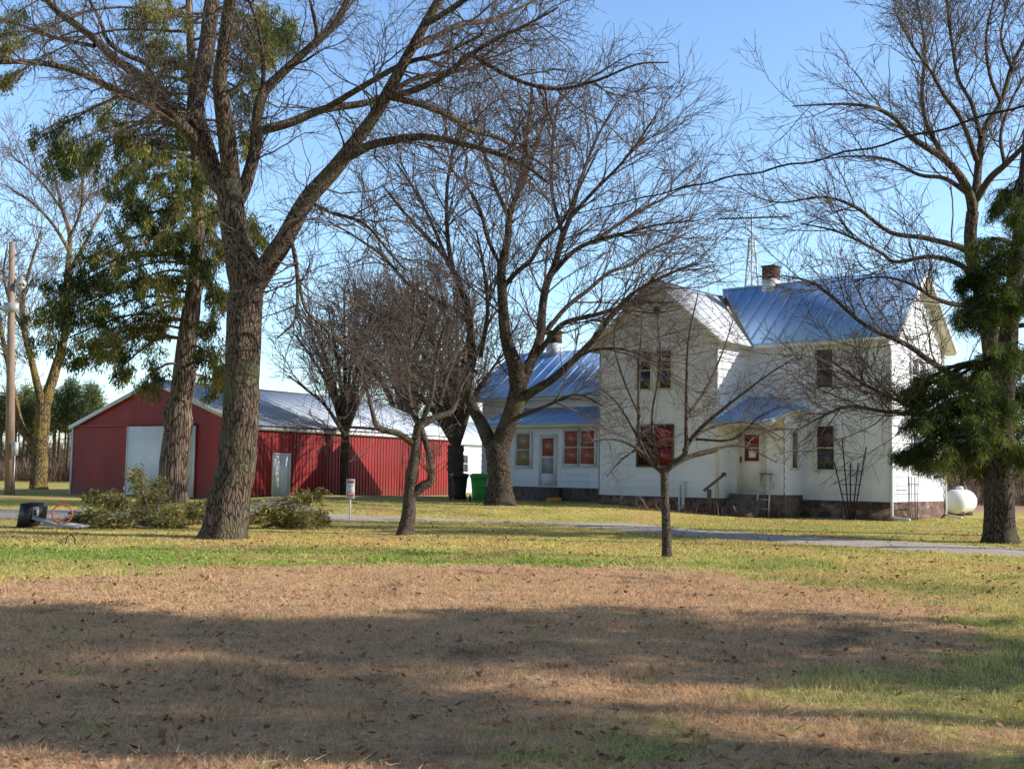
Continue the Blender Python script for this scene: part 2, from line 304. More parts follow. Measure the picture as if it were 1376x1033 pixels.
# ------------------------------------------------------------------ grass blades
def drive_mask(x, y):
    # True where the drive lies
    t = np.interp(x, (A[:, 0] + B[:, 0]) / 2, (A[:, 1] + B[:, 1]) / 2); w = np.interp(x, (A[:, 0] + B[:, 0]) / 2, np.abs(B[:, 1] - A[:, 1]) / 2)
    return np.abs(y - t + .12) < w * 1.1
def blades():
    Vs, Cs = [], []
    for (y0, y1, dens, h, w) in ((4.6, 8, 5200, .05, .0042), (8, 12, 3000, .05, .0062), (12, 18, 1300, .052, .010), (18, 26, 520, .045, .018), (26, 33, 320, .03, .02), (33, 44, 160, .035, .03)):
        area = .96 * (y1 ** 2 - y0 ** 2) / 2 * 1.08; N = int(area * dens)
        y = np.sqrt(rng.uniform(y0 ** 2, y1 ** 2, N)); x = rng.uniform(-.51, .51, N) * y
        k = ~drive_mask(x, y); x = x[k]; y = y[k]; N = len(x)
        cl = fbm(x * 5, y * 5, 14); c = lawn(x, y)
        brn = (c[:, 0] > c[:, 1] * 1.3)
        hh = h * rng.uniform(.35, 1.3, N) * (.55 + .9 * cl) * np.where(brn, .75, .9) * (.7 + .9 * ss(.45, .75, fbm(x * 2.3, y * 2.3, 71)))
        az = rng.uniform(0, 2 * PI, N); lean = rng.uniform(.1, 1.1, N) * np.where(brn, 1.5, 1.)
        wa = rng.uniform(0, PI, N); z = gh(x, y)
        b = np.stack([x, y, z], 1); wd = np.stack([np.cos(wa), np.sin(wa), 0 * wa], 1) * (w / 2 * rng.uniform(.6, 1.4, N))[:, None]
        tip = b + np.stack([np.cos(az) * hh * lean, np.sin(az) * hh * lean, hh], 1)
        Vs.append(np.stack([b - wd, b + wd, tip], 1).reshape(-1, 3))
        c = c * rng.uniform(.4, 1.55, (N, 1)) ; sel = rng.random(N) < .10; c[sel] = c[sel] * .4 + np.array([.55, .42, .26]) * .6
        sel = rng.random(N) < .06; c[sel] = c[sel] * .5 + np.array([.12, .05, .03]) * .5
        Cs.append(np.repeat(hueclip(c, .9), 3, axis=0))
    N = 16000; y = 4.6 + 13 * rng.random(N) ** 1.3; x = rng.uniform(-.5, .5, N) * y; k = (fbm(x * 1.6, y * 1.6, 61) > .5) | (rng.random(N) < .25); x = x[k]; y = y[k]; N = len(x)
    a = rng.uniform(0, 2 * PI, N); l = rng.uniform(.04, .12, N); b = np.stack([x, y, gh(x, y) + rng.uniform(.015, .045, N)], 1); d = np.stack([np.cos(a) * l, np.sin(a) * l, rng.uniform(-.01, .04, N)], 1)
    s = np.stack([-np.sin(a), np.cos(a), .6 + 0 * a], 1) * .0028; Vs.append(np.stack([b - s, b + s, b + d], 1).reshape(-1, 3)); Cs.append(np.repeat(np.array([.72, .58, .38]) * rng.uniform(.35, 1.1, (N, 1)), 3, axis=0))
    V = np.concatenate(Vs); n = len(V) // 3
    tag(mesh_np('grass', V, [np.arange(n * 3).reshape(n, 3)], M['lawn'], col=np.concatenate(Cs)), 'short grass, green and dead brown, covering the lawn', 'grass', kind='stuff')
blades()
def litter():
    N = 9500; y = 4.8 + 28 * rng.random(N) ** 1.25; x = rng.uniform(-.5, .5, N) * y
    k = (fbm(x * .8, y * .8, 21) > .47) | (rng.random(N) < .25); x = x[k]; y = y[k]; N = len(x)
    s = rng.uniform(.012, .038, N) * (1 + .35 * (y > 14)); a = rng.uniform(0, 2 * PI, N); z = gh(x, y) + rng.uniform(.012, .035, N)
    u = np.stack([np.cos(a), np.sin(a), rng.uniform(-.5, .5, N)], 1) * s[:, None]; v = np.stack([-np.sin(a), np.cos(a), rng.uniform(-.5, .5, N)], 1) * s[:, None] * .6
    c = np.stack([x, y, z], 1); up = np.array([0, 0, 1]) * (s * .5)[:, None]
    V = np.stack([c - u, c - v * .9 + up * .3, c + u + up, c + v + up * .6], 1).reshape(-1, 3)
    tag(mesh_np('fallen_leaves', V, [np.arange(N * 4).reshape(N, 4)], M['litter']), 'curled brown leaves strewn over the lawn', 'leaves', kind='stuff')
litter()
# ------------------------------------------------------------------ trees
def catmull(P, per=5):
    P = np.asarray(P, float); Q = np.vstack([2 * P[0] - P[1], P, 2 * P[-1] - P[-2]]); out = []
    for i in range(1, len(Q) - 2):
        for t in np.arange(per) / per:
            out.append(.5 * (2 * Q[i] + (Q[i + 1] - Q[i - 1]) * t + (2 * Q[i - 1] - 5 * Q[i] + 4 * Q[i + 1] - Q[i + 2]) * t * t + (3 * Q[i] - Q[i - 1] - 3 * Q[i + 1] + Q[i + 2]) * t ** 3))
    out.append(P[-1]); return np.array(out)
def resamp(P, n):
    d = np.r_[0, np.cumsum(np.linalg.norm(np.diff(P[:, :3], axis=0), axis=1))]; t = np.linspace(0, d[-1], n)
    return np.stack([np.interp(t, d, P[:, j]) for j in range(P.shape[1])], 1), d[-1]
def grow(P, R, w, N, t0, t1, ln, a0, a1, m, wander, up, rr, rmax, rtip, tl=.45, out=None):
    """N children spread over the parent polylines with weights w"""
    K, n, _ = P.shape
    idx = rng.choice(K, N, p=w / w.sum()); t = t0 + (t1 - t0) * rng.random(N)
    q = t * (n - 1); i = np.minimum(q.astype(int), n - 2); f = (q - i)[:, None]
    p = P[idx, i] * (1 - f) + P[idx, i + 1] * f; tn = P[idx, i + 1] - P[idx, i]; tn /= np.linalg.norm(tn, axis=1, keepdims=True) + 1e-9
    rad = R[idx, i] * (1 - f[:, 0]) + R[idx, i + 1] * f[:, 0]
    rv = rng.normal(size=(N, 3)); rv[:, 2] += up * 2; rv -= (rv * tn).sum(1, keepdims=True) * tn; rv /= np.linalg.norm(rv, axis=1, keepdims=True) + 1e-9
    a = rng.uniform(a0, a1, N)[:, None]; d = tn * np.cos(a) + rv * np.sin(a)
    L = ln * (1 - tl * t) * rng.uniform(.55, 1.35, N); r0 = np.minimum(rad * rr, rmax * rng.uniform(.7, 1.2, N))
    r0 = np.maximum(r0, rtip)
    pts = [p]
    for s in range(m - 1):
        d = d + rng.normal(size=(N, 3)) * wander; d[:, 2] += up; d /= np.linalg.norm(d, axis=1, keepdims=True)
        p = p + d * (L / (m - 1))[:, None]; pts.append(p)
    Pc = np.stack(pts, 1); tt = np.linspace(0, 1, m)[None]
    Rc = r0[:, None] * (1 - tt) + np.maximum(rtip, r0 * .3)[:, None] * tt
    return Pc, Rc, L
def limb_pts(l, D, dy0, dy1, per=5):
    l = np.array(l, float); k = len(l); dy = np.linspace(dy0, dy1, k)
    Q = np.array([[*at(a[0], a[1], D + b), a[2] * (D + b) / F] for a, b in zip(l, dy)]); return catmull(Q, per)
def bare_tree(name, label, D, trunk, limbs, lv, bark, twig, group=None, rough=.05, sides=14, tip=None, base=None, tw=0):
    """trunk: px list; limbs: (px list, dy0, dy1); lv: growth levels (N, t0, t1, len, a0, a1, wander, up, rmax)"""
    T = limb_pts(trunk, D, 0, 0, 6)
    b = T[0].copy(); root = empty(name, (b[0], b[1], float(gz(b[0], b[1]))), 0, label, 'tree', group); off = np.array(root.location)
    T[0, 2] = off[2] - .15
    mb = MB(); tip = tip or .00017 * D
    allL = [limb_pts(l, D, a, c) for (l, a, c) in limbs]
    for k, Q in enumerate([T] + allL):
        Pq = Q[:, :3] - off; Rq = Q[:, 3].copy(); sd = sides if k == 0 else 9
        if k == 0: Pq, Rq = (lambda z: (z[:, :3], z[:, 3]))(resamp(np.c_[Pq, Rq], 60)[0])
        V, Fq = tubes(Pq[None], Rq[None], sd)
        n = len(Pq); Vr = V.reshape(n, sd, 3); c = Pq[:, None, :]; an = np.arange(sd)
        nz = vn(an[None, :] * (1.7 if k == 0 else 2.) + 31 * k, np.arange(n)[:, None] * .45, 4) - .5
        am = rough * 2 * (1 if k == 0 else .7)
        if k == 0:
            hh = Pq[:, 2][:, None]; fl = np.exp(-np.maximum(hh, 0) / .5); nz = nz + fl * 1.5 * (vn(an[None, :] * .9 + 5, 0 * hh, 8) - .45)
        V = (c + (Vr - c) * (1 + am * nz[..., None])).reshape(-1, 3)
        mb.addnp(V, Fq)
        e = mb.n - sd; mb.f.setdefault(sd, []).append([e + i for i in range(sd)])
    mb.build('trunk', bark, root, smooth=True)
    n = 16; G = [resamp(Q, n) for Q in allL]; P = np.stack([q[0][:, :3] for q in G]) - off; R = np.stack([q[0][:, 3] for q in G]); w = np.array([q[1] for q in G])
    cr_v, cr_f, base_i = [], [], 0
    lastP = lastR = None
    pools = [(P, R, w)]
    for li, (N, t0, t1, ln, a0, a1, wander, up, rmax) in enumerate(lv):
        if li == 0: src = pools[0]
        else:
            src = pools[-1]
            if li == 1: src = (resmp(src[0]), resmp1(src[1]), src[2])
        m = 9 if li == 0 else (7 if li == 1 else 5)
        Pc, Rc, L = grow(src[0], src[1], src[2], N, t0, t1, ln, a0, a1, m, wander, up, .6, rmax, tip)
        V, Fq = tubes(Pc, Rc, 5 if li == 0 else (4 if li == 1 else 3)); cr_v.append(V); cr_f.append(Fq + base_i); base_i += len(V)
        pools.append((Pc, Rc, L))
    mesh_np('crown', np.concatenate(cr_v), [np.concatenate(cr_f)], twig, root)
    return root, pools
def resmp(P): return P
def resmp1(P): return P
def L_(s):
    v = [float(x) for x in s.replace(';', ',').split(',')]; return [tuple(v[i:i + 3]) for i in range(0, len(v), 3)]
# big foreground tree
bare_tree('maple_tree', 'huge forked bare tree with furrowed grey bark, its limbs spreading over the whole top left', 24.5,
    L_('301,722,37;302,712,31;308,670,27;319,618,25;325,514,23.5;328,440,23;331,390,23;329,362,24;322,338,20;317,318,18.5;311,278,17;307,245,17'),
    [(L_('333,392,17;345,372,18;362,352,14.5;383,320,13;409,273,12;446,231,11.5;473,196,10;500,160,8.5;520,127,8.5;545,80,7.5;571,33,6.5;589,0,6;605,-40,5;630,-100,3'), 0, -1.5),
     (L_('470,208,8;502,194,6;538,187,5.5;567,184,5;593,187,4.5;632,196,4;669,207,3.5;709,225,2.6;738,247,1.5'), -.8, -3.5),
     (L_('309,262,15;287,233,13.5;273,189,13;262,145,12;273,95,11.5;280,47,11;285,0,10;290,-40,9;300,-110,6'), 0, 1.5),
     (L_('308,255,14;309,225,13;302,164,12;295,109,10;302,55,9;309,0,8;312,-40,7;318,-110,5'), .1, -1.5),
     (L_('312,282,11;327,255,9.5;342,204,8.5;345,164,8;353,127,7.5;375,102,6.5;411,69,5.5;447,36,5;465,4,4.5;478,-30,3.5;500,-90,2'), 0, 1.6),
     (L_('345,178,6;365,172,6.5;393,164,6;436,147,5.5;500,136,4.5;560,105,3.5;620,95,2.5;665,80,1.5'), .6, 3),
     (L_('430,150,4.5;451,138,4.5;500,109,4;545,85,3.5;600,70,2.5;650,45,1.5'), 1., -2),
     (L_('524,130,4.5;560,120,4.5;596,102,4;633,73,3.5;669,51,2.7;709,33,2;750,10,1.2'), -1, -3.5),
     (L_('553,66,4.5;585,50,4;618,33,4;655,28,3;700,10,2;740,-10,1.2'), -1.2, 2),
     (L_('608,98,3;628,74,3;655,87,3;698,109,2.7;745,120,2.3;800,109,1.9;855,87,1.4;898,84,.9'), -2.2, -5),
     (L_('520,130,4.5;564,140,4.5;604,156,4;633,175,3.5;669,185,3;713,211,2.2;750,235,1.3'), -1, 1.5),
     (L_('285,225,9;268,195,8.5;251,175,8;204,142,6;153,120,5;102,96,4.3;55,85,3.8;0,84,3.2;-60,95,2.2'), 0, -2),
     (L_('272,205,9;255,180,8.5;225,145,8;196,109,7.2;156,80,6.2;120,47,5.4;80,18,4.8;62,0,4.3;30,-25,3.6;-30,-50,2'), 0, 2),
     (L_('196,109,4;198,87,3.8;167,73,3.4;145,55,3;135,29,2.6;120,0,2;105,-30,1.2'), 1, 0),
     (L_('127,62,3;91,55,2.7;55,45,2.4;25,33,2;-10,25,1.4'), 1, 3),
     (L_('350,130,3.5;354,100,3.2;352,70,2.8;345,30,2.2;330,-10,1.5'), .8, -1),
     (L_('411,69,3;425,50,3;421,20,2.5;412,-15,1.5'), 1, 0),
     (L_('388,318,3.2;397,345,2.8;400,390,2.4;396,430,1.7;372,455,1'), -.2, -1.2),
     (L_('392,322,2.8;402,380,2.3;412,418,1.9;440,445,1.5;470,475,1.2;495,520,.9'), -.2, -2),
     (L_('418,272,2.6;440,284,2.2;458,289,2.2;491,302,1.9;520,335,1.6;545,364,1.1'), -.3, -2.5),
     (L_('571,33,4.5;610,10,4;650,-20,3.2;700,-60,2'), -1.3, -4)],
    [(330, .12, 1, 2.3, .5, 1.15, .24, .02, .022), (2300, .1, 1, 1.15, .4, 1.1, .27, .01, .010), (8500, .15, 1, .55, .4, 1.1, .26, .0, .0055)],
    M['bark'], M['twig'], rough=.075, sides=28)
# central multi-stem tree before the annex
bare_tree('maple_tree', 'large many-stemmed bare tree before the low wing, its wide fine crown reaching the gable', 41.7,
    L_('672,680,24.94;672,668,19.78;671,650,16.34;670,625,15.48;668,606,15.48;668,592,12.90'),
    [(L_('668,606,11.18;657,590,10.32;645,565,8.60;636,548,7.74;628,520,7.31;634,480,6.45;630,424,5.59;622,395,4.73;601,349,3.70;569,314,2.84;540,282,2.06;515,250,1.12'), 0, 2),
     (L_('672,600,13.76;683,570,12.47;692,545,12.47;697,520,12.90;692,490,11.18;680,453,8.17;675,395,6.88;674,360,6.02;682,323,5.16;685,288,4.47;697,255,3.70;705,200,2.75;712,150,1.89;715,105,0.95'), 0, -1),
     (L_('700,515,9.46;714,485,7.31;726,453,6.19;729,413,5.68;735,381,5.16;746,355,4.73;755,320,4.13;767,290,3.44;778,250,2.84;800,190,1.98;830,135,0.95'), -.2, 1.5),
     (L_('700,540,6.88;714,527,6.19;743,509,5.42;775,480,4.64;802,451,4.04;831,413,3.18;860,388,2.41;900,368,1.72;945,350,0.86'), 0, -3),
     (L_('722,478,3.87;743,448,3.61;761,433,3.44;796,424,3.01;825,416,2.58;860,407,1.89;905,407,1.03'), 0, -2),
     (L_('732,448,3.44;761,413,3.10;790,390,2.84;819,366,2.49;848,356,2.06;874,337,1.63;925,312,0.95'), .3, 3),
     (L_('738,372,3.61;772,337,3.10;802,323,2.67;836,314,2.15;885,302,1.55;940,296,0.86'), .6, -1),
     (L_('677,385,3.87;695,365,3.44;714,349,3.10;729,323,2.75;755,300,2.24;780,250,1.55;805,200,0.86'), -.3, -3.5),
     (L_('630,430,3.78;600,410,3.10;570,395,2.75;545,378,2.49;515,345,2.06;480,320,1.55;440,296,0.95'), .8, -2),
     (L_('620,398,3.61;604,340,3.10;600,270,2.49;606,215,1.89;620,155,1.03'), 1, 4),
     (L_('688,300,3.44;665,250,2.75;645,190,2.06;632,130,1.03'), -.4, -3),
     (L_('757,318,3.10;742,260,2.58;742,200,2.06;750,140,1.38;765,95,0.77'), .8, 3.5),
     (L_('772,285,2.75;800,255,2.41;835,220,1.89;865,180,1.38;890,140,0.77'), 1, -1),
     (L_('800,322,2.41;850,290,1.98;895,265,1.46;940,238,0.86'), .2, 3),
     (L_('700,255,2.58;720,200,2.06;740,150,1.46;790,100,0.77'), -.6, 1),
     (L_('674,360,3.10;655,320,2.58;640,270,2.06;600,220,1.46;560,180,0.77'), 0, -3.5),
     (L_('601,349,2.58;580,300,2.15;560,260,1.63;530,215,0.86'), 1.6, 3),
     (L_('636,545,3.87;610,520,2.92;590,480,2.32;570,430,1.55;550,400,0.86'), .6, -2),
     (L_('697,560,3.01;735,545,2.15;775,530,1.55;810,545,0.86'), -.4, -2.5),
     (L_('640,500,2.75;600,470,2.24;560,440,1.72;500,420,0.95'), 1, 3.5),
     (L_('775,480,2.58;800,470,2.06;840,470,1.55;890,490,0.86'), -1.5, -3.5),
     (L_('646,480,3.01;655,420,2.58;650,360,2.06;640,310,1.20'), 1, -1)],
    [(330, .15, 1, 4.2, .3, .85, .13, .015, .032), (2300, .1, 1, 2.1, .3, .85, .15, .01, .017), (6500, .1, 1, 1.0, .3, .8, .15, 0, .0085)],
    M['bark_dark'], M['twig_red'], rough=.07, sides=20)
# small crooked tree
bare_tree('apple_tree', 'small crooked bare tree with a looped lower limb on the near lawn', 26.7,
    L_('543,721,14;545,712,11;549,691,9.5;550,668,8.5;554,633,8;558,612,7;560,587,6.5;563,574,6.5;565,566,6'),
    [(L_('551,668,5.5;567,654,6.5;579,645,5.5;578,622,4.8;574,600,4.2;568,582,4.2;565,570,4'), 0, 0),
     (L_('558,598,5;546,589,4.5;534,582,4.2;513,577,4.2;505,570,3.4;498,544,2.5;488,500,2;478,475,1.6;468,440,1'), 0, -1),
     (L_('564,572,5.5;584,561,4.8;605,554,4;613,540,3.2;620,520,2;632,500,1.2'), 0, .8),
     (L_('564,572,4.8;554,551,3.6;549,526,2.9;549,493,2.4;553,450,2;557,400,1.5;552,360,.8'), 0, .5),
     (L_('568,566,4.2;580,530,3.2;585,490,2.5;592,455,1.9;604,425,1'), 0, -1),
     (L_('513,577,2.4;470,574,1.8;435,577,1.3;400,572,.7'), -.4, 1),
     (L_('550,505,2.2;535,455,2;505,425,1.6;470,405,1.2;435,393,.7'), 0, -1.5),
     (L_('555,550,3;530,520,2.3;515,480,1.8;500,450,1'), 0, 1.5),
     (L_('590,545,3;600,510,2.3;615,470,1.7;625,440,.9'), .2, 1.6),
     (L_('552,475,2;570,440,1.7;575,400,1.3;570,370,.8'), 0, -.8)],
    [(110, .15, 1, 1.15, .4, 1., .2, .03, .014), (480, .1, 1, .6, .4, 1., .22, .03, .006), (1000, .1, 1, .32, .4, 1., .2, .02, .005)],
    M['bark_fine'], M['twig'], rough=.07)
# sapling before the gable
bare_tree('plum_tree', 'slim young bare tree with an umbrella crown on the lawn before the gabled front', 20.9,
    L_('896,750,8.50;896,740,6.80;895,700,5.95;893,660,5.27;893,636,5.61;893,628,4.25'),
    [(L_('893,636,3.91;872,618,3.06;861,600,2.55;858,545,1.95;860,480,1.36;863,425,0.77'), 0, .4),
     (L_('893,636,4.25;905,622,3.74;921,608,3.40;922,570,2.55;923,500,1.95;926,450,1.36;938,395,0.77'), 0, -.4),
     (L_('919,606,3.23;930,588,2.72;945,572,2.55;965,555,2.29;990,535,1.78;1030,505,1.27;1072,478,0.68'), 0, -1),
     (L_('905,624,3.40;925,614,3.40;945,608,3.74;962,604,3.40;968,601,1.87;1000,600,1.27;1045,622,0.59'), 0, .6),
     (L_('880,625,2.72;855,602,1.87;822,590,1.36;780,597,0.68'), 0, -.8),
     (L_('872,618,2.21;850,575,1.70;828,540,1.36;798,515,0.68'), 0, .8),
     (L_('930,588,2.21;962,572,1.70;1010,568,1.27;1058,592,0.59'), 0, .9),
     (L_('884,625,2.21;876,560,1.70;888,490,1.27;884,430,0.85;896,392,0.51'), 0, -1),
     (L_('922,560,2.04;950,520,1.61;972,470,1.19;985,430,0.68'), 0, 1.2),
     (L_('860,560,1.70;838,510,1.36;825,460,1.02;832,420,0.59'), .2, -.9),
     (L_('935,590,1.87;985,590,1.44;1020,560,1.02;1052,545,0.59'), 0, -1.4),
     (L_('860,600,1.87;835,618,1.36;815,640,0.77'), 0, -.5)],
    [(110, .2, 1, .8, .4, 1.1, .2, .04, .007), (560, .1, 1, .45, .4, 1.1, .22, .03, .0045), (1100, .1, 1, .26, .4, 1., .2, .02, .004)],
    M['bark_fine'], M['twig'], rough=.04, tip=.0026)
# bare tree on the right, behind the evergreen
bare_tree('maple_tree', 'tall bare tree rising behind the dark evergreen, its branches arching over the house roof', 31,
    L_('1340,716,16.34;1339,700,13.76;1338,640,12.90;1337,560,12.47;1334,500,12.04;1330,448,11.61;1318,390,9.89;1306,345,8.60;1304,315,8.17;1307,285,8.17'),
    [(L_('1307,292,6.88;1303,262,6.45;1287,233,5.59;1265,211,4.73;1225,185,3.87;1203,160,3.18;1174,145,2.49;1130,140,1.72;1065,143,0.86'), 0, -2),
     (L_('1290,238,4.13;1262,200,3.61;1243,160,3.18;1239,120,2.75;1243,73,2.24;1239,36,1.72;1230,-10,1.03'), -.2, 1.5),
     (L_('1306,290,6.88;1312,250,5.85;1316,210,5.16;1323,174,4.47;1345,138,3.61;1359,91,2.92;1376,55,2.24;1395,10,1.38'), 0, 2),
     (L_('1312,215,3.87;1300,180,3.44;1287,153,3.10;1268,127,2.58;1252,98,2.06;1225,60,1.55;1200,10,0.86'), 0, -2.5),
     (L_('1318,185,3.44;1305,138,2.84;1287,105,2.41;1279,55,1.89;1272,0,1.29;1270,-40,0.86'), .5, 3),
     (L_('1312,268,5.16;1330,240,4.64;1350,222,4.13;1376,196,3.44;1400,165,2.58;1430,120,1.72'), 0, -2),
     (L_('1306,350,5.16;1294,334,4.47;1243,320,3.44;1196,312,2.92;1152,280,2.32;1108,265,1.81;1050,272,1.20;1012,264,0.69'), 0, -2.5),
     (L_('1312,380,4.73;1290,356,3.78;1250,345,3.10;1203,352,2.58;1181,338,2.15;1127,312,1.55;1075,300,0.86'), 0, 1),
     (L_('1334,490,5.16;1300,510,4.64;1254,488,4.13;1218,463,3.61;1163,437,2.84;1120,401,2.15;1090,379,1.63;1050,370,0.95'), 0, -3),
     (L_('1336,560,4.30;1293,553,3.44;1240,556,2.84;1191,553,2.41;1140,546,1.89;1102,561,1.38;1062,583,0.77'), 0, -4),
     (L_('1325,540,3.87;1290,520,3.27;1240,548,2.75;1200,535,2.41;1163,517,2.06;1127,492,1.55;1095,475,0.95'), -.3, -4.5),
     (L_('1336,480,5.16;1355,440,4.47;1367,405,3.96;1380,370,3.44;1400,320,2.58'), 0, 1),
     (L_('1318,400,4.30;1290,410,3.44;1255,400,2.58;1220,380,1.98;1180,372,1.29;1140,380,0.77'), 0, -3),
     (L_('1303,262,3.78;1270,240,3.10;1235,235,2.41;1195,215,1.81;1150,210,1.20;1095,215,0.69'), 0, 2),
     (L_('1345,138,2.75;1330,100,2.32;1325,50,1.81;1335,0,1.20'), 1, -1),
     (L_('1359,91,2.24;1345,50,1.81;1355,0,1.20;1360,-30,0.86'), 1, 3),
     (L_('1350,222,2.75;1345,180,2.32;1362,130,1.81;1390,80,1.20'), 0, 2)],
    [(280, .12, 1, 2.8, .3, .85, .12, .045, .020), (1900, .1, 1, 1.35, .35, .95, .18, .02, .010), (9000, .1, 1, .62, .35, .9, .17, .01, .006)],
    M['bark'], M['twig_red'], rough=.06)
# tree before the barn wall
def fan(bx, by, tips, r0, r1, bend=.35):
    out = []
    for (tx, ty) in tips:
        mx, my = bx + (tx - bx) * .35, by + (ty - by) * .5
        out.append(L_(f'{bx},{by},{r0};{mx},{my},{(r0 + r1) * .5};{bx + (tx - bx) * .7},{by + (ty - by) * .78},{r0 * .25 + r1 * .75};{tx},{ty},{r1}'))
    return out
bt = fan(464, 585, [(388, 505), (398, 450), (415, 425), (440, 408), (462, 392), (485, 388), (508, 396), (530, 415), (540, 455), (425, 470), (500, 440)], 3.4, .9)
bare_tree('maple_tree', 'slender bare tree standing close against the long red barn wall', 56.6,
    L_('463,669.5,8.5;463,661,7;463,630,6.3;464,600,6;464,580,5.5'), [(l, 0, rng.uniform(-4, 4)) for l in bt],
    [(150, .15, 1, 3.6, .25, .7, .12, .03, .03), (800, .1, 1, 2.0, .25, .7, .13, .02, .014), (2800, .1, 1, 1.0, .3, .8, .15, .01, .011)],
    M['bark_dark'], M['twig_red'], rough=.05)
bt = fan(613, 598, [(500, 430), (530, 410), (560, 385), (590, 372), (615, 380), (640, 390), (662, 420), (680, 470), (540, 470), (575, 440), (520, 500)], 6, 1.0)
bare_tree('maple_tree', 'stout low-forking bare tree behind the two wheeled bins', 53,
    L_('614,674,13;613,664,11;612,640,10.5;612,615,11;613,598,11'), [(l, 0, rng.uniform(-3.5, 3.5)) for l in bt],
    [(170, .12, 1, 3.2, .3, .8, .15, .02, .03), (750, .1, 1, 1.7, .3, .8, .16, .01, .012), (1900, .1, 1, .95, .3, .8, .16, .01, .010)],
    M['bark_fine'], M['twig_red'], rough=.06)
bt = fan(545, 600, [(470, 440), (500, 405), (520, 390), (548, 380), (575, 388), (600, 400), (625, 430), (490, 480), (600, 470)], 5, 1.0)
bare_tree('maple_tree', 'bushy bare tree growing beyond the far end of the barn roof', 86,
    L_('545,650,7;545,625,6;545,600,6'), [(l, 0, rng.uniform(-4, 4)) for l in bt],
    [(220, .12, 1, 5.5, .3, .9, .16, .02, .04), (700, .1, 1, 3.0, .3, .9, .16, .01, .018), (1600, .1, 1, 1.5, .3, .9, .16, .01, .016)],
    M['bark'], M['twig_red'], rough=.05)
# left tree with yellow lichen
bare_tree('maple_tree', 'bare forked tree with yellow lichen down its sunny trunk, beside the utility pole', 64,
    L_('52,661,14;52,650,11.5;53,625,10.5;54,600,10;57,570,9.5;58,545,9'),
    [(L_('59,550,8;66,525,7.2;76,492,6.5;86,456,5.2;89,410,4.5;90,372,3.9;94,318,3;84,283,2.3;74,239,1.6;64,195,.9'), 0, 1),
     (L_('57,550,6.5;52,525,5.4;44,491,4.5;33,446,3.8;31,400,2.9;42,355,2;55,310,1.1'), 0, -2),
     (L_('52,610,6;42,594,6;27,570,5;20,535,4;10,486,3.4;2,446,2.9;-8,380,2;-20,320,1'), 0, 2),
     (L_('92,335,2.6;70,300,2.1;40,270,1.6;5,248,.9'), .6, -3),
     (L_('89,372,3;110,335,2.3;128,300,1.8;150,262,1'), .6, 3),
     (L_('92,322,2.4;108,285,1.9;112,240,1.5;120,200,.9'), .6, -1),
     (L_('84,283,1.8;60,250,1.4;35,225,1;10,205,.7'), .6, 2),
     (L_('33,446,2.6;15,410,2;5,370,1.5;10,330,.9'), -.6, -3)],
    [(150, .2, 1, 4.0, .3, .9, .14, .03, .03), (900, .1, 1, 2.1, .3, .9, .15, .02, .016), (3200, .1, 1, 1.1, .3, .9, .15, .01, .011)],
    M['bark_moss'], M['twig_light'], rough=.06)
p = gpt(1293, 680)
bt = fan(1293, 640, [(1250, 590), (1265, 560), (1285, 545), (1305, 560), (1325, 590), (1330, 615), (1262, 610)], 2, .6)
bare_tree('maple_tree', 'little bare tree in the weedy field past the white tank', 66,
    L_('1293,682,4;1293,660,3.5;1293,640,3'), [(l, 0, rng.uniform(-2, 2)) for l in bt],
    [(70, .15, 1, 2., .3, 1., .15, .01, .03), (420, .1, 1, 1.2, .3, 1., .15, .01, .016), (1100, .1, 1, .7, .3, 1., .15, .01, .011)], M['bark'], M['twig_light'])
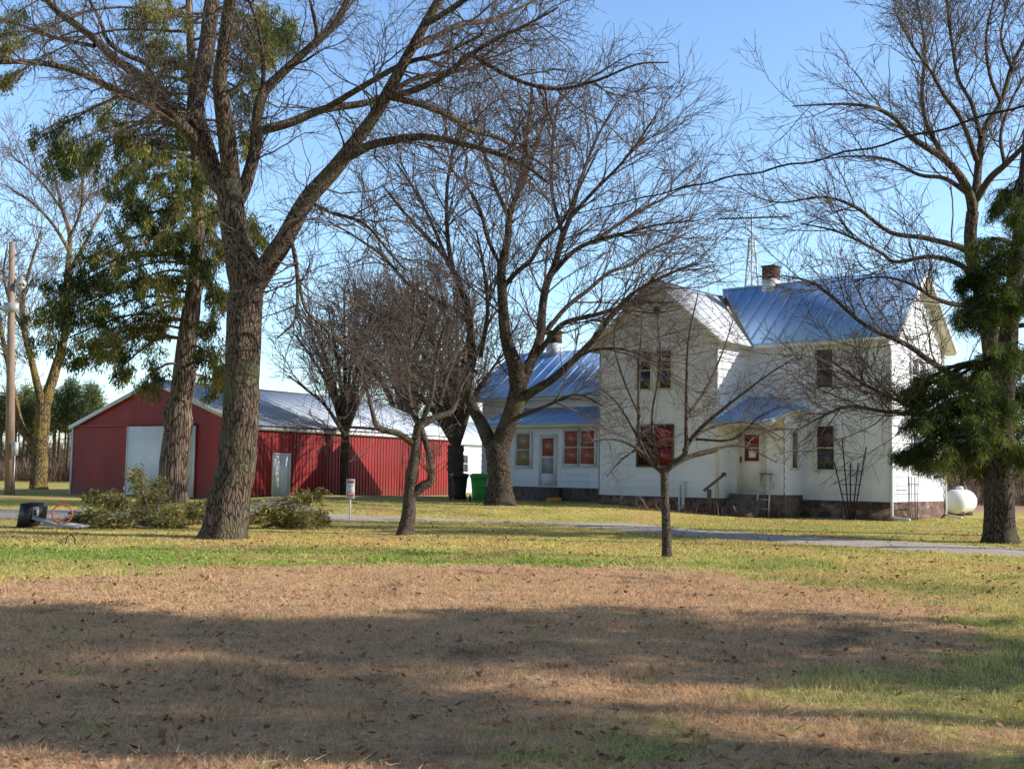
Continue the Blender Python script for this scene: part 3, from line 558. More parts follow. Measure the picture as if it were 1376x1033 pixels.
# ------------------------------------------------------------------ evergreen foliage
def sprays(centres, n, length, width, droop, spread):
    """n narrow leaf faces around each twig point: centres (K,3)"""
    K = len(centres); c = np.repeat(centres, n, axis=0) + rng.normal(size=(K * n, 3)) * spread
    d = rng.normal(size=(K * n, 3)); d[:, 2] = d[:, 2] * .5 - droop; d /= np.linalg.norm(d, axis=1, keepdims=True)
    L = length * rng.uniform(.5, 1.4, (K * n, 1)); s = np.cross(d, rng.normal(size=(K * n, 3))); s /= np.linalg.norm(s, axis=1, keepdims=True)
    W = width * rng.uniform(.6, 1.3, (K * n, 1))
    V = np.stack([c, c + d * L * .5 + s * W / 2, c + d * L, c + d * L * .55 - s * W / 2], 1).reshape(-1, 3)
    return V
def evergreen(name, label, D, trunk, clumps, bark, foliage, twigm, leaf, n_tw=26, nleaf=10, droop=.9, depth=2., rise=.0, group=None, dens=1.):
    T = limb_pts(trunk, D, 0, 0, 6); b = T[0].copy(); root = empty(name, (b[0], b[1], float(gz(b[0], b[1]))), 0, label, 'tree', group); off = np.array(root.location)
    T[0, 2] = off[2] - .15; T, _ = resamp(T, 60); T[:, :3] -= off
    mb = MB(); V, Fq = tubes(T[None, :, :3], T[None, :, 3], 18); Vr = V.reshape(60, 18, 3); c = T[:, None, :3]
    nz = vn(np.arange(18)[None, :] * 1.6, np.arange(60)[:, None] * .5, 6) - .5
    mb.addnp((c + (Vr - c) * (1 + .2 * nz[..., None])).reshape(-1, 3), Fq)
    tv, leaves = [], []
    fv = []
    for (px, py, rx, ry) in clumps:
        dy = rng.uniform(-depth, depth); cp = at(px, py, D + dy) - off; sx = rx * D / F; sz = ry * D / F
        j = int(np.argmin(np.abs(T[:, 2] - (cp[2] + rise + abs(cp[0] - T[30, 0]) * .25)))); p0 = T[j, :3]
        mid = (p0 + cp) / 2 + np.array([0, 0, .12 * np.linalg.norm(cp - p0)]); pts = catmull(np.array([p0, mid, cp, cp + (cp - mid) * .35 - [0, 0, .2 * sz]]), 5)
        r = np.linspace(min(.07, T[j, 3] * .5), .015, len(pts)); V, Fq = tubes(pts[None], r[None], 6); mb.addnp(V, Fq)
        K = int(n_tw * (1 + sx * sz * 1.2) * dens)
        S = max(7, K // 7); i = rng.integers(len(pts) // 4, len(pts), S); s0 = pts[i]
        e = cp + rng.normal(size=(S, 3)) * .8 * np.array([sx, min(sx, 1.5), sz * .8]); e[:, 2] -= .25 * sz
        md = (s0 + e) / 2; md[:, 2] += .12 * np.linalg.norm(e - s0, axis=1); tq = np.linspace(0, 1, 7)[None, :, None]
        Pq = s0[:, None] * (1 - tq) ** 2 + 2 * md[:, None] * tq * (1 - tq) + e[:, None] * tq ** 2
        V, Fq = tubes(Pq, np.linspace(.016, .005, 7)[None].repeat(S, 0), 4); tv.append((V, Fq))
        u = rng.random((S, K // S + 1, 1)) ** .7 * .75 + .3; u = np.clip(u, 0, 1.02)
        q = (s0[:, None] * (1 - u) ** 2 + 2 * md[:, None] * u * (1 - u) + e[:, None] * u ** 2).reshape(-1, 3); q = q + rng.normal(size=q.shape) * leaf[2] * .5; q[:, 2] -= np.abs(rng.normal(size=len(q))) * leaf[2] * 1.3
        # sub clumps: hanging tufts
        fv.append(sprays(q, nleaf, leaf[0], leaf[1], droop, np.array([leaf[2], leaf[2], leaf[2] * 1.3])))
    for V, Fq in tv: mb.addnp(V, Fq)
    mb.build('trunk', bark, root, smooth=True)
    cr = mesh_np('crown', np.concatenate(fv), [np.arange(sum(len(v) for v in fv)).reshape(-1, 4)], foliage, root)
    return root
CED = [(68, 178, 18, 14), (85, 195, 26, 18), (112, 212, 30, 20), (95, 225, 22, 14), (145, 150, 24, 20), (165, 175, 26, 22), (190, 110, 26, 24), (205, 60, 30, 26), (225, 20, 34, 24), (195, 20, 20, 22), (235, 90, 24, 34),
       (340, 25, 34, 26), (375, 30, 30, 24), (355, 65, 36, 24), (395, 50, 20, 20), (330, 90, 24, 26), (335, 130, 20, 20), (345, 55, 30, 30),
       (185, 215, 36, 26), (215, 235, 40, 30), (240, 270, 34, 30), (200, 275, 36, 26), (190, 190, 30, 20), (255, 185, 22, 22), (240, 150, 26, 20), (265, 240, 20, 22), (225, 300, 34, 20), (165, 255, 26, 22), (250, 220, 24, 26), (225, 195, 30, 20),
       (160, 310, 36, 24), (195, 325, 38, 26), (235, 325, 34, 26), (130, 340, 32, 22), (110, 370, 34, 24), (85, 395, 26, 22), (150, 375, 34, 24), (190, 375, 34, 26), (225, 380, 28, 26), (270, 350, 22, 26), (285, 390, 18, 26),
       (70, 425, 22, 20), (100, 420, 30, 22), (135, 420, 32, 22), (170, 430, 30, 20), (205, 425, 26, 22), (90, 455, 24, 16), (125, 460, 26, 18), (155, 470, 22, 16), (185, 460, 22, 16), (285, 440, 16, 26), (280, 475, 18, 22), (165, 492, 12, 10), (110, 480, 14, 10),
       (300, 330, 20, 20), (310, 400, 18, 22), (295, 520, 14, 14), (300, 280, 22, 20), (330, 180, 22, 20), (205, 500, 18, 16), (215, 130, 26, 26), (330, 300, 14, 10), (345, 318, 10, 8), (300, 500, 8, 10), (270, 300, 20, 22), (8, 25, 18, 22), (14, 60, 14, 14), (5, 108, 12, 8)]
evergreen('cedar_tree', 'old cedar with burled reddish trunk and drooping olive foliage, before the barn door', 47,
    L_('231,674,23;232,660,20;234,619,19;240,575,18.5;238,560,20;242,540,16;247,509,15;252,451,13;263,373,10.5;266,315,9;265,250,8;262,180,7;258,100,6;255,30,5;252,-40,4'),
    CED, M['bark_red'], M['cedar'], M['twig'], (.24, .045, .10), n_tw=52, nleaf=16, droop=1.8, depth=2.6)
SPR = [(1362, 258, 22, 12), (1345, 272, 18, 12), (1370, 290, 16, 18), (1390, 320, 30, 24), (1316, 333, 20, 10), (1340, 345, 30, 16), (1365, 350, 26, 20), (1300, 372, 16, 12), (1322, 375, 28, 18), (1350, 385, 34, 20), (1378, 390, 30, 24), (1310, 402, 22, 16), (1335, 410, 28, 16), (1362, 415, 24, 14), (1295, 420, 14, 12), (1318, 430, 14, 14),
       (1345, 470, 30, 14), (1368, 475, 24, 16), (1325, 485, 24, 12), (1350, 500, 34, 20), (1225, 522, 20, 10), (1252, 515, 24, 9), (1280, 510, 28, 11), (1310, 515, 28, 14), (1370, 530, 26, 22), (1240, 540, 26, 14), (1270, 548, 32, 16), (1305, 548, 34, 18), (1340, 545, 34, 22), (1230, 565, 18, 12), (1258, 570, 22, 12), (1290, 575, 30, 16), (1325, 580, 32, 20), (1360, 580, 24, 22),
       (1222, 605, 16, 9), (1240, 612, 22, 12), (1262, 618, 20, 12), (1255, 598, 22, 10), (1310, 600, 26, 14), (1340, 610, 30, 16), (1368, 605, 16, 16), (1318, 625, 22, 13), (1335, 632, 18, 10), (1420, 450, 40, 50), (1430, 560, 40, 50), (1410, 250, 30, 60)]
evergreen('spruce_tree', 'dark evergreen with ragged drooping boughs and a thick bare lower trunk by the drive', 27.5,
    L_('1344,730,26.40;1344,722,22.00;1343,700,19.36;1343,650,18.04;1343,600,17.16;1346,550,15.84;1352,480,13.20;1360,400,10.56;1368,320,7.92;1374,240,5.28;1380,160,2.64'),
    SPR, M['bark_dark'], M['spruce'], M['twig'], (.17, .015, .055), n_tw=85, nleaf=22, droop=1.2, depth=1.3)
# evergreens standing right of the view, whose long shadows cross the lawn
def cone_tree(name, label, x, y, H, r, z0, n=420, group=None, seed=1, leaf=(.3, .09, .22), fol='spruce', nleaf=16, rt=.3):
    root = empty(name, (x, y, float(gz(x, y))), 0, label, 'tree', group); mb = MB()
    tz = np.linspace(-.15, H, 14); P = np.stack([np.sin(tz * .3) * .08, np.cos(tz * .4) * .08, tz], 1); mb.tube(P, rt * (1 - tz / H * .9), 10)
    k = n; h = z0 + (H - z0) * rng.random(k) ** 1.15; fr = (h - z0) / (H - z0); rad = r * np.sin(np.clip(.25 + fr * .9, 0, 1.12) * PI * .86) ** .8 * rng.uniform(.45, 1.1, k); a = rng.uniform(0, 2 * PI, k)
    e = np.stack([np.cos(a) * rad, np.sin(a) * rad, h - rad * .25], 1); s = np.stack([0 * h, 0 * h, h + .2], 1)
    Pb = np.stack([s, (s + e) / 2 + [0, 0, .15], e], 1); V, Fq = tubes(Pb, np.array([.035, .02, .008])[None].repeat(k, 0), 4); mb.addnp(V, Fq)
    mb.build('trunk', M['bark_dark'], root, smooth=True)
    t = np.sqrt(rng.uniform(.1, 1, (k, 5, 1))); c = (s[:, None] * (1 - t) + e[:, None] * t).reshape(-1, 3)
    V = sprays(c, nleaf, leaf[0], leaf[1], .3, leaf[2]); mesh_np('crown', V, [np.arange(len(V)).reshape(-1, 4)], M[fol], root)
    return root
AZ = 96; SUN_AZ = (math.sin(math.radians(AZ)), math.cos(math.radians(AZ))); SUN_EL = 27.5
SH = [  # x, y, height, radius, first branch height, branches
    (13.6, 9.4, 11.6, 2.7, 2.2, 92, 'broad dark evergreen outside the frame on the right, nearest the lawn'),
    (19.0, 7.9, 15.5, 1.9, 8.0, 72, 'tall dark evergreen outside the frame on the right, behind the broad one'),
    (11.6, 5.1, 8.8, .35, 2.0, 90, 'narrow dark evergreen outside the frame on the right'),
    (25.5, 4.9, 18.5, 1.8, 13.6, 70, 'tallest dark evergreen outside the frame on the right, high crowned'),
]
for i, (x, y, H, r, z0, nb, lb) in enumerate(SH): cone_tree('spruce_tree', lb, x, y, H, r, z0, n=nb, group='evergreens right of the view', seed=i, nleaf=17, leaf=(.3, .09, .16))
# ------------------------------------------------------------------ pine wood beyond the barn: individual pines
def pine_proto(k):
    H = rng.uniform(7.2, 8.4); root = empty('pine_tree', (0, 0, 0), 0, 'slim pine with a high green crown in the plantation edge left of the barn', 'tree', 'pines of the plantation beyond the barn')
    mb = MB(); tz = np.linspace(-.1, H, 8); mb.tube(np.stack([.05 * np.sin(tz), .05 * np.cos(tz * .7), tz], 1), .13 * (1 - tz / H * .8), 7)
    n = 46; h = H * (.62 + .38 * rng.random(n)); a = rng.uniform(0, 2 * PI, n); r = 1.5 * rng.uniform(.4, 1, n) * np.clip((H * 1.06 - h) / (H * .34), .15, 1)
    e = np.stack([np.cos(a) * r, np.sin(a) * r, h + .15], 1); s = np.stack([0 * a, 0 * a, h], 1)
    V, Fq = tubes(np.stack([s, (s + e) / 2, e], 1), np.array([.03, .02, .01])[None].repeat(n, 0), 3); mb.addnp(V, Fq)
    n2 = 16; h2 = H * rng.uniform(.15, .6, n2); a2 = rng.uniform(0, 2 * PI, n2); e2 = np.stack([np.cos(a2) * .8, np.sin(a2) * .8, h2 - .1], 1); s2 = np.stack([0 * a2, 0 * a2, h2], 1)
    V, Fq = tubes(np.stack([s2, e2], 1), np.array([.02, .01])[None].repeat(n2, 0), 3); mb.addnp(V, Fq)
    mb.build('trunk', M['bark'], root)
    c = (s[:, None] * .35 + e[:, None] * .65 + rng.normal(size=(n, 6, 3)) * .22).reshape(-1, 3); V = sprays(c, 6, .30, .07, -.3, .17)
    mesh_np('crown', V, [np.arange(len(V)).reshape(-1, 4)], M['pine'], root); return root
def copy_tree(o, parent=None):
    c = o.copy(); COL.objects.link(c); c.parent = parent
    for ch in [q for q in o.children]: copy_tree(ch, c)
    return c
PRO = [pine_proto(k) for k in range(5)]
spots = []
for row, Y in enumerate((100, 104, 109, 115, 122)):
    px = -70 + rng.uniform(0, 10)
    while px < 132 - (0 if row else 0): spots.append((px, Y + rng.uniform(-1.5, 1.5))); px += rng.uniform(11, 19)
for i, (px, Y) in enumerate(spots):
    o = PRO[i] if i < 5 else copy_tree(PRO[i % 5]); x = at(px, 640, Y)[0]; o.location = (x, Y, float(gz(x, Y))); o.rotation_euler.z = rng.uniform(0, 6); s = rng.uniform(.85, 1.08); o.scale = (1, 1, s)
def scatter_brush(name, label, x0, x1, y0, y1, N, h0, h1, w, m=None, lean=.35):
    x = rng.uniform(x0, x1, N); y = rng.uniform(y0, y1, N); z = gz(x, y); b = np.stack([x, y, z], 1)
    h = rng.uniform(h0, h1, N) * (.5 + fbm(x * .3, y * .3, 31)); t = b + np.stack([rng.normal(0, lean, N) * h, rng.normal(0, lean, N) * h, h], 1)
    s = np.stack([rng.normal(size=N), rng.normal(size=N), 0 * x], 1) * w; mid = (b + t) / 2 + rng.normal(size=(N, 3)) * .08 * h[:, None]
    V = np.stack([b - s, b + s, mid + s * .8, t, mid - s * .8], 1).reshape(-1, 3)
    return tag(mesh_np(name, V, [np.arange(N * 5).reshape(N, 5)], m or M['brush']), label, 'brush', kind='stuff')
scatter_brush('brush', 'dry brown brush along the foot of the pine plantation', -62, -24, 92, 98, 6000, .7, 2.0, .02)
scatter_brush('weeds', 'dry brown weeds in the field past the white tank', 22, 60, 66, 88, 14000, .5, 1.3, .02)
scatter_brush('brush', 'tall reddish brown brush at the back of the field on the right', 26, 75, 92, 110, 12000, 1.6, 3.2, .03)
scatter_brush('woods', 'far grey brown leafless woods along the horizon on the right', 40, 190, 215, 250, 15000, 5, 9, .09)
scatter_brush('woods', 'far grey brown leafless woods along the horizon on the left', -190, -30, 235, 270, 12000, 4, 7, .09)
scatter_brush('weeds', 'dead weeds standing along the stone foundation', 4.5, 10.2, 40.6, 41.2, 260, .2, .6, .006)
# ------------------------------------------------------------------ cut branches piled at the cedar and the big tree
def cut_branch(label, px, py, D, L, az, el, n=60, seed=0):
    p = at(px, py, D); z0 = float(gh(p[0], p[1])); root = empty('cut_branch', (p[0], p[1], z0), az, label, 'branch', 'cut evergreen branches heaped on the grass')
    t = np.linspace(0, 1, 8); P = np.stack([t * L - L / 2, .12 * np.sin(t * 3 + seed), np.maximum(.03, p[2] - z0 + (t - .5) * L * math.tan(el) - .12 * L * (t - .5) ** 2 * 2)], 1)
    mb = MB(); mb.tube(P, np.linspace(.035, .008, 8), 6); k = 26
    i = rng.integers(2, 8, k); a = rng.choice([-1, 1], k) * rng.uniform(.4, 1.1, k); l = rng.uniform(.25, .6, k) * L * .35; e = P[i] + np.stack([np.cos(a) * l, np.sin(a) * l, rng.uniform(-.1, .28, k)], 1); e[:, 2] = np.maximum(e[:, 2], .03)
    V, Fq = tubes(np.stack([P[i], (P[i] + e) / 2 + [0, 0, .04], e], 1), np.array([.014, .009, .004])[None].repeat(k, 0), 4); mb.addnp(V, Fq)
    mb.build('stem', M['twig_light'], root)
    tt = rng.uniform(.3, 1, (k, 10, 1)); c = (P[i][:, None] * (1 - tt) + e[:, None] * tt + rng.normal(size=(k, 10, 3)) * .05).reshape(-1, 3); c[:, 2] = np.maximum(c[:, 2], .04); c = c[rng.random(len(c)) < .62]
    V = sprays(c, 5, .16, .035, .35, .05); V[:, 2] = np.maximum(V[:, 2], .01)
    mesh_np('foliage', V, [np.arange(len(V)).reshape(-1, 4)], M['cutgreen'], root)
CB = [('leftmost cut bough of the pile, its green tips on the grass by the hoop', 140, 690, 28, 1.5, 2.6, .1), ('cut bough lying at the front foot of the pile', 165, 700, 27.5, 1.6, 3.4, .05), ('cut bough sagging over the left top of the pile', 160, 670, 29.5, 1.7, 2.9, .3),
      ('cut bough crossing the middle of the pile', 190, 690, 29, 1.7, .3, .15), ('low cut bough with a broken pale butt sticking out front', 205, 700, 28, 1.5, -.3, .05), ('thin cut bough standing up before the white barn door', 192, 655, 30, 1.4, 2.0, .9),
      ('cut bough leaning on the cedar trunk', 215, 665, 30, 1.7, 1.9, .7), ('dense cut bough at the cedar foot', 225, 688, 30, 1.6, .1, .1), ('cut bough tucked between the cedar and the forked tree', 255, 688, 30, 1.6, .4, .15), ('rightmost cut bough of the left pile', 268, 680, 31, 1.4, .2, .3), ('cut bough on the back of the left pile', 180, 678, 31, 1.7, 2.9, .2), ('short cut bough at the inner left side of the pile', 130, 700, 28.5, 1.1, 3.0, .02),
      ('cut bough touching the right side of the forked trunk', 345, 690, 28, 1.3, .3, .3), ('cut bough in the middle of the right heap', 365, 692, 28.5, 1.4, .2, .2), ('cut bough at the tip of the right heap', 390, 697, 28.5, 1.4, -.1, .05), ('long bare stick with few greens poking up toward the sign', 372, 675, 28.5, 1.9, .15, .45), ('small cut bough low beside the sign', 408, 692, 29.5, 1.0, .1, .1)]
for i, (lb, px, py, D, L, az, el) in enumerate(CB): cut_branch(lb, px, py + 5, D, L * .9, az, el * .75, seed=i)
# ------------------------------------------------------------------ house
A40 = math.radians(40); HC = gpt(1198, 699.5); HC[2] = 0.
U = np.array([math.cos(A40), -math.sin(A40), 0]); Vv = np.array([math.sin(A40), math.cos(A40), 0])
house = empty('farmhouse', tuple(HC), -A40, 'white sided two storey farmhouse with metal roofs, a gabled front and a low side wing', 'house')
def clip(P, a, b):
    for (s, lim) in ((1, a), (-1, b)):
        o = []
        for i in range(len(P)):
            p, q = P[i - 1], P[i]; dp, dq = s * (p[1] - lim), s * (q[1] - lim)
            if (dp >= 0) != (dq >= 0): t = dp / (dp - dq); o.append((p[0] + (q[0] - p[0]) * t, p[1] + (q[1] - p[1]) * t))
            if dq >= 0: o.append(q)
        P = o
        if len(P) < 3: return []
    return P
def lap_wall(name, p0, d, n, poly, step, m, parent, off=.042):
    """poly in (s,z); p0 local origin, d along, n outward"""
    p0 = np.array(p0, float); d = np.array(d, float); n = np.array(n, float); mb = MB(); z = min(q[1] for q in poly); zt = max(q[1] for q in poly)
    a = z
    while a < zt - 1e-3:
        b = min(a + step, zt); C = clip(list(poly), a, b)
        if len(C) >= 3:
            V = [p0 + d * s + np.array([0, 0, zz]) + n * (off * (1 - (zz - a) / step) + .003) for s, zz in C]; mb.add(V, [tuple(range(len(V)))])
            lo = [s for s, zz in C if abs(zz - a) < 1e-5]
            if len(lo) >= 2:
                s0, s1 = min(lo), max(lo); q = lambda s, o: p0 + d * s + np.array([0, 0, a]) + n * o
                mb.add([q(s0, off + .003), q(s1, off + .003), q(s1, 0), q(s0, 0)], [(0, 1, 2, 3)])
        a = b
    return mb.build(name, m, parent)
def window(parent, p, d, n, w, h, glass, frame='white', two=True, label=None, fw=.09, glass2=None, meet=.5, name='window'):
    """p = lower left corner of opening on the wall plane; d along, n outward"""
    p = np.array(p, float); d = np.array(d, float); n = np.array(n, float); up = np.array([0, 0, 1.]); mb = MB()
    def blk(mb, s0, s1, z0, z1, o0, o1):
        P = [p + d * s0 + up * z0 + n * o0, p + d * s1 + up * z0 + n * o0, p + d * s1 + up * z1 + n * o0, p + d * s0 + up * z1 + n * o0]; mb.slab(P, n * (o1 - o0))
    blk(mb, -fw, 0, -fw, h + fw, 0, .09); blk(mb, w, w + fw, -fw, h + fw, 0, .09); blk(mb, 0, w, h, h + fw, 0, .092); blk(mb, -fw * .3, w + fw * .3, -fw * .9, -.001, 0, .12)
    t = .035; blk(mb, .002, t, .002, h - .002, .0, .072); blk(mb, w - t, w - .002, .002, h - .002, 0, .072)
    for z in ((0.002, t), (h * meet - t * .6, h * meet + t * .6), (h - t, h - .002)): blk(mb, t + .001, w - t - .001, z[0], z[1], 0, .075)
    f = mb.build(name, M[frame], parent)
    if label: f['label'] = label
    for k, (z0, z1, gl) in enumerate(((t, h * meet - t * .6, glass), (h * meet + t * .6, h - t, glass2 or glass))):
        m2 = MB(); blk(m2, t, w - t, z0 + .001, z1 - .001, .042, .050 + .006 * k); m2.build('pane', M[gl], f)
    return f
FD, FN = (1, 0, 0), (0, -1, 0)       # front walls
RD, RN = (0, 1, 0), (1, 0, 0)       # right-facing walls
zb, ze = .64, 6.42; P_ = -2.4; gl, gr, gm = -10.85, -5.58, -8.22; DP = 5.3
def zw(v): return 6.5 + (v + .4) * (9.25 - 6.5) / 3.05      # wing roof top
def zg(u): return 8.95 - abs(u - gm) * (8.95 - 6.42) / (gr + .4 - gm)  # gable roof top
lap_wall('wall', (0, 0, 0), (-1, 0, 0), FN, [(0, zb), (-gr, zb), (-gr, zw(0) - .1), (0, zw(0) - .1)], .3, M['siding'], house)
lap_wall('wall', (gr, P_, 0), RD, RN, [(0, zb), (-P_, zb), (-P_, zg(gr) - .08), (0, zg(gr) - .08)], .3, M['siding'], house)
lap_wall('wall', (gl, P_, 0), FD, FN, [(0, zb), (gr - gl, zb), (gr - gl, zg(gr) - .08), (gm - gl, 8.87), (0, zg(gl) - .08)], .3, M['siding'], house)
lap_wall('wall', (0, 0, 0), RD, RN, [(0, zb), (DP, zb), (DP, zw(0) - .1), (2.65, 9.15), (0, zw(0) - .1)], .3, M['siding'], house)
lap_wall('wall', (gl, DP, 0), (0, -1, 0), (-1, 0, 0), [(0, zb), (DP - P_, zb), (DP - P_, zg(gl) - .08), (0, zg(gl) - .08)], .3, M['siding'], house)
lap_wall('wall', (0, DP, 0), (-1, 0, 0), (0, 1, 0), [(0, zb), (-gl, zb), (-gl, zw(0) - .1), (0, zw(0) - .1)], .3, M['siding'], house)
for (x, y) in ((.0, -.0), (gr, P_), (gl, P_), (0, DP)):
    sx = .03 if x > gl + .1 else -.03; sy = -.03 if y < 3 else .03; mb = MB(); mb.box(x - .05, x + sx * 1.6, *sorted((y + .05, y + sy * 1.6)), zb - .02, zg(gr) - .12 if x in (gr, gl) else 6.55); mb.build('corner_board', M['white'], house)
mb = MB(); o_ = .05; mb.box(gr - .01, o_, o_ - .1, DP - .05, -.6, zb + .01); mb.box(gl - o_, gr + o_, P_ - .06, DP - .02, -.6, zb + .012); mb.build('foundation', M['stone'], house)
def roof_panel(mb, P, rib_dir, n_ribs, t=.05, rib=.02, edge=(0, 1, 2, 3)):
    """P = eaveL, eaveR, ridgeR, ridgeL"""
    P = np.array(P, float); nn = np.cross(P[1] - P[0], P[3] - P[0]); nn /= np.linalg.norm(nn)
    if nn[2] < 0: nn = -nn
    mb.slab(P - nn * t, nn * t)
    for i in range(n_ribs + 1 if n_ribs else 0):
        f = min(max(i / max(n_ribs, 1), .004), .996); a = P[0] * (1 - f) + P[1] * f; b = P[3] * (1 - f) + P[2] * f; mb.bar(a + nn * rib * .4, b + nn * rib * .4, .04, rib, up=tuple(nn))
def soffit(mb, P, t=.13, inset=.03, drop=.053):
    P = np.array(P, float); c = P.mean(0); nn = np.cross(P[1] - P[0], P[3] - P[0]); nn /= np.linalg.norm(nn)
    if nn[2] < 0: nn = -nn
    Q = P + (c - P) * inset / np.linalg.norm(c - P, axis=1, keepdims=True) - nn * drop; mb.slab(Q - nn * t, nn * t)
roof = MB(); trim = MB()
rx0, rx1 = -8.22, .42
fp = [(gr + .4, -.4, 6.5), (rx1, -.4, 6.5), (rx1, 2.65, 9.25), (rx0, 2.65, 9.25)]
bp_ = [(rx1, 5.7, 6.5), (gl + .6, 5.7, 6.5), (gl + 1.8, 2.65, 9.25), (rx1, 2.65, 9.25)]
roof_panel(roof, fp, 0, 0); soffit(trim, fp)
nn = np.cross(np.array(fp[1]) - fp[0], np.array(fp[3]) - fp[0]); nn /= np.linalg.norm(nn)
for i in range(15):   # standing seams, each ending at the valley
    u = rx1 - .03 - i * .58
    lo = -.4 if u > gr + .4 else -.4 + (gr + .4 - u) / (gr + .4 - rx0) * 3.05
    if lo < 2.5: roof.bar(np.array([u, lo, zw(lo)]) + nn * .02, np.array([u, 2.63, zw(2.63)]) + nn * .02, .022, .02, up=tuple(nn))
roof.slab(np.array([(rx1, 5.7, 6.5), (rx0, 5.7, 6.5), (rx0, 2.65, 9.25), (rx1, 2.65, 9.25)]) - [0, 0, .055], (0, 0, .05)); trim.slab(np.array([(rx1 - .03, 5.67, 6.5), (rx0, 5.67, 6.5), (rx0, 2.65, 9.25), (rx1 - .03, 2.65, 9.25)]) - [0, 0, .2], (0, 0, .14))
gx0, gx1 = 2 * gm - (gr + .4), gr + .4; fv_, bv_ = P_ - .38, 5.68
gR = [(gx1, fv_, 6.42), (gx1, bv_, 6.42), (gm, bv_, 8.95), (gm, fv_, 8.95)]; gL = [(gx0, bv_, 6.42), (gx0, fv_, 6.42), (gm, fv_, 8.95), (gm, bv_, 8.95)]
# right slope of the gable only as far back as the valley
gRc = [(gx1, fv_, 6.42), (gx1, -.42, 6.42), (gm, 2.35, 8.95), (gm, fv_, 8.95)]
roof2 = MB(); roof_panel(roof2, gRc, 0, 5); roof2.build('gable_roof', M['sunlit_roof'], house); roof_panel(roof, gL, 0, 13); soffit(trim, gRc); soffit(trim, gL)
roof.bar((gm, fv_, 8.975), (gm, 2.6, 8.975), .16, .05); roof.bar((rx0, 2.65, 9.275), (rx1, 2.65, 9.275), .16, .05)
rf = roof.build('roof', M['metal_roof'], house); trim.build('eave_trim', M['trim'], house)
mb = MB(); mb.bar((gm + .03, fv_ - .012, 8.86), (gx1 - .02, fv_ - .012, 6.35), .025, .17, up=(0, 0, 1)); mb.bar((gm - .03, fv_ - .012, 8.86), (gx0 + .02, fv_ - .012, 6.35), .025, .17)
mb.bar((rx1 + .012, 2.62, 9.16), (rx1 + .012, -.38, 6.42), .025, .17); mb.bar((rx1 + .012, 2.68, 9.16), (rx1 + .012, 5.66, 6.42), .025, .17); mb.bar((gx1 + .02, -.415, 6.39), (rx1 - .02, -.415, 6.39), .025, .14)
mb.build('rake_board', M['white'], house)
mb = MB(); mb.box(-6.24, -5.73, 2.35, 2.95, 8.6, 9.5); mb.build('chimney_base', M['white'], rf)
mb = MB()
for k in range(6): mb.box(-6.25 + .006 * (k % 2), -5.72 - .006 * (k % 2), 2.36 + .005 * (k % 2), 2.94, 9.501 + k * .082, 9.575 + k * .082)
mb.box(-6.24, -5.73, 2.38, 2.92, 9.5, 9.98); mb.box(-6.28, -5.69, 2.33, 2.97, 9.981, 10.05); mb.build('chimney', M['brick'], rf)
# windows
window(house, (-9.12, P_, 4.74), FD, FN, .68, 1.50, 'glass', 'trim', fw=.035); window(house, (-8.2, P_, 4.74), FD, FN, .68, 1.50, 'glass', 'trim', fw=.035)
window(house, (-9.05, P_, 1.8), FD, FN, .78, 1.56, 'glass_maroon', 'darkwood', fw=.04); window(house, (-8.235, P_, 1.8), FD, FN, .78, 1.56, 'glass_red', 'darkwood', fw=.04, label='window closed off by a bright red curtain')
window(house, (-2.78, 0, 4.74), FD, FN, .68, 1.46, 'glass', 'white', fw=.05); window(house, (-2.78, 0, 1.74), FD, FN, .72, 1.64, 'glass', 'white', glass2='glass_maroon')
for v in (1.9, 2.66): window(house, (0, v, 4.65), RD, RN, .58, 1.25, 'glass', 'white')
window(house, (0, 1.95, 1.72), RD, RN, .95, 1.35, 'glass', 'white'); 
mb = MB(); mb.box(gm - .14, gm + .12, P_ - .06, P_ - .03, 7.55, 7.95)
for k in range(5): mb.box(gm - .12, gm + .10, P_ - .075, P_ - .061, 7.58 + k * .07, 7.615 + k * .07)
mb.build('gable_vent', M['darkwood'], house)
# downspouts
def pipe(name, pts, r, m, parent): mb = MB(); mb.tube(catmull(pts, 4), r, 8); return mb.build(name, M[m], parent, True)
pipe('downspout', [(.06, -.36, 6.3), (.06, -.12, 6.05), (.06, -.09, 5.5), (.06, -.09, 2), (.06, -.09, .35), (.12, -.12, .12), (.75, -.25, .06)], .05, 'white', house)
pipe('downspout', [(.09, DP - .1, 6.3), (.09, DP - .1, 3), (.09, DP - .1, .3), (.12, DP - .2, .12), (1.1, DP - 1.4, .07)], .05, 'white', house)
pipe('downspout', [(-6.95, P_ - .1, 1.25), (-6.95, P_ - .1, .55), (-6.93, P_ - .16, .30), (-6.9, P_ - .4, .26)], .06, 'white', house)
pipe('drain_pipe', [(-7.12, P_ - .1, 1.1), (-7.12, P_ - .1, .3), (-7.12, P_ - .1, .05)], .045, 'white', house)
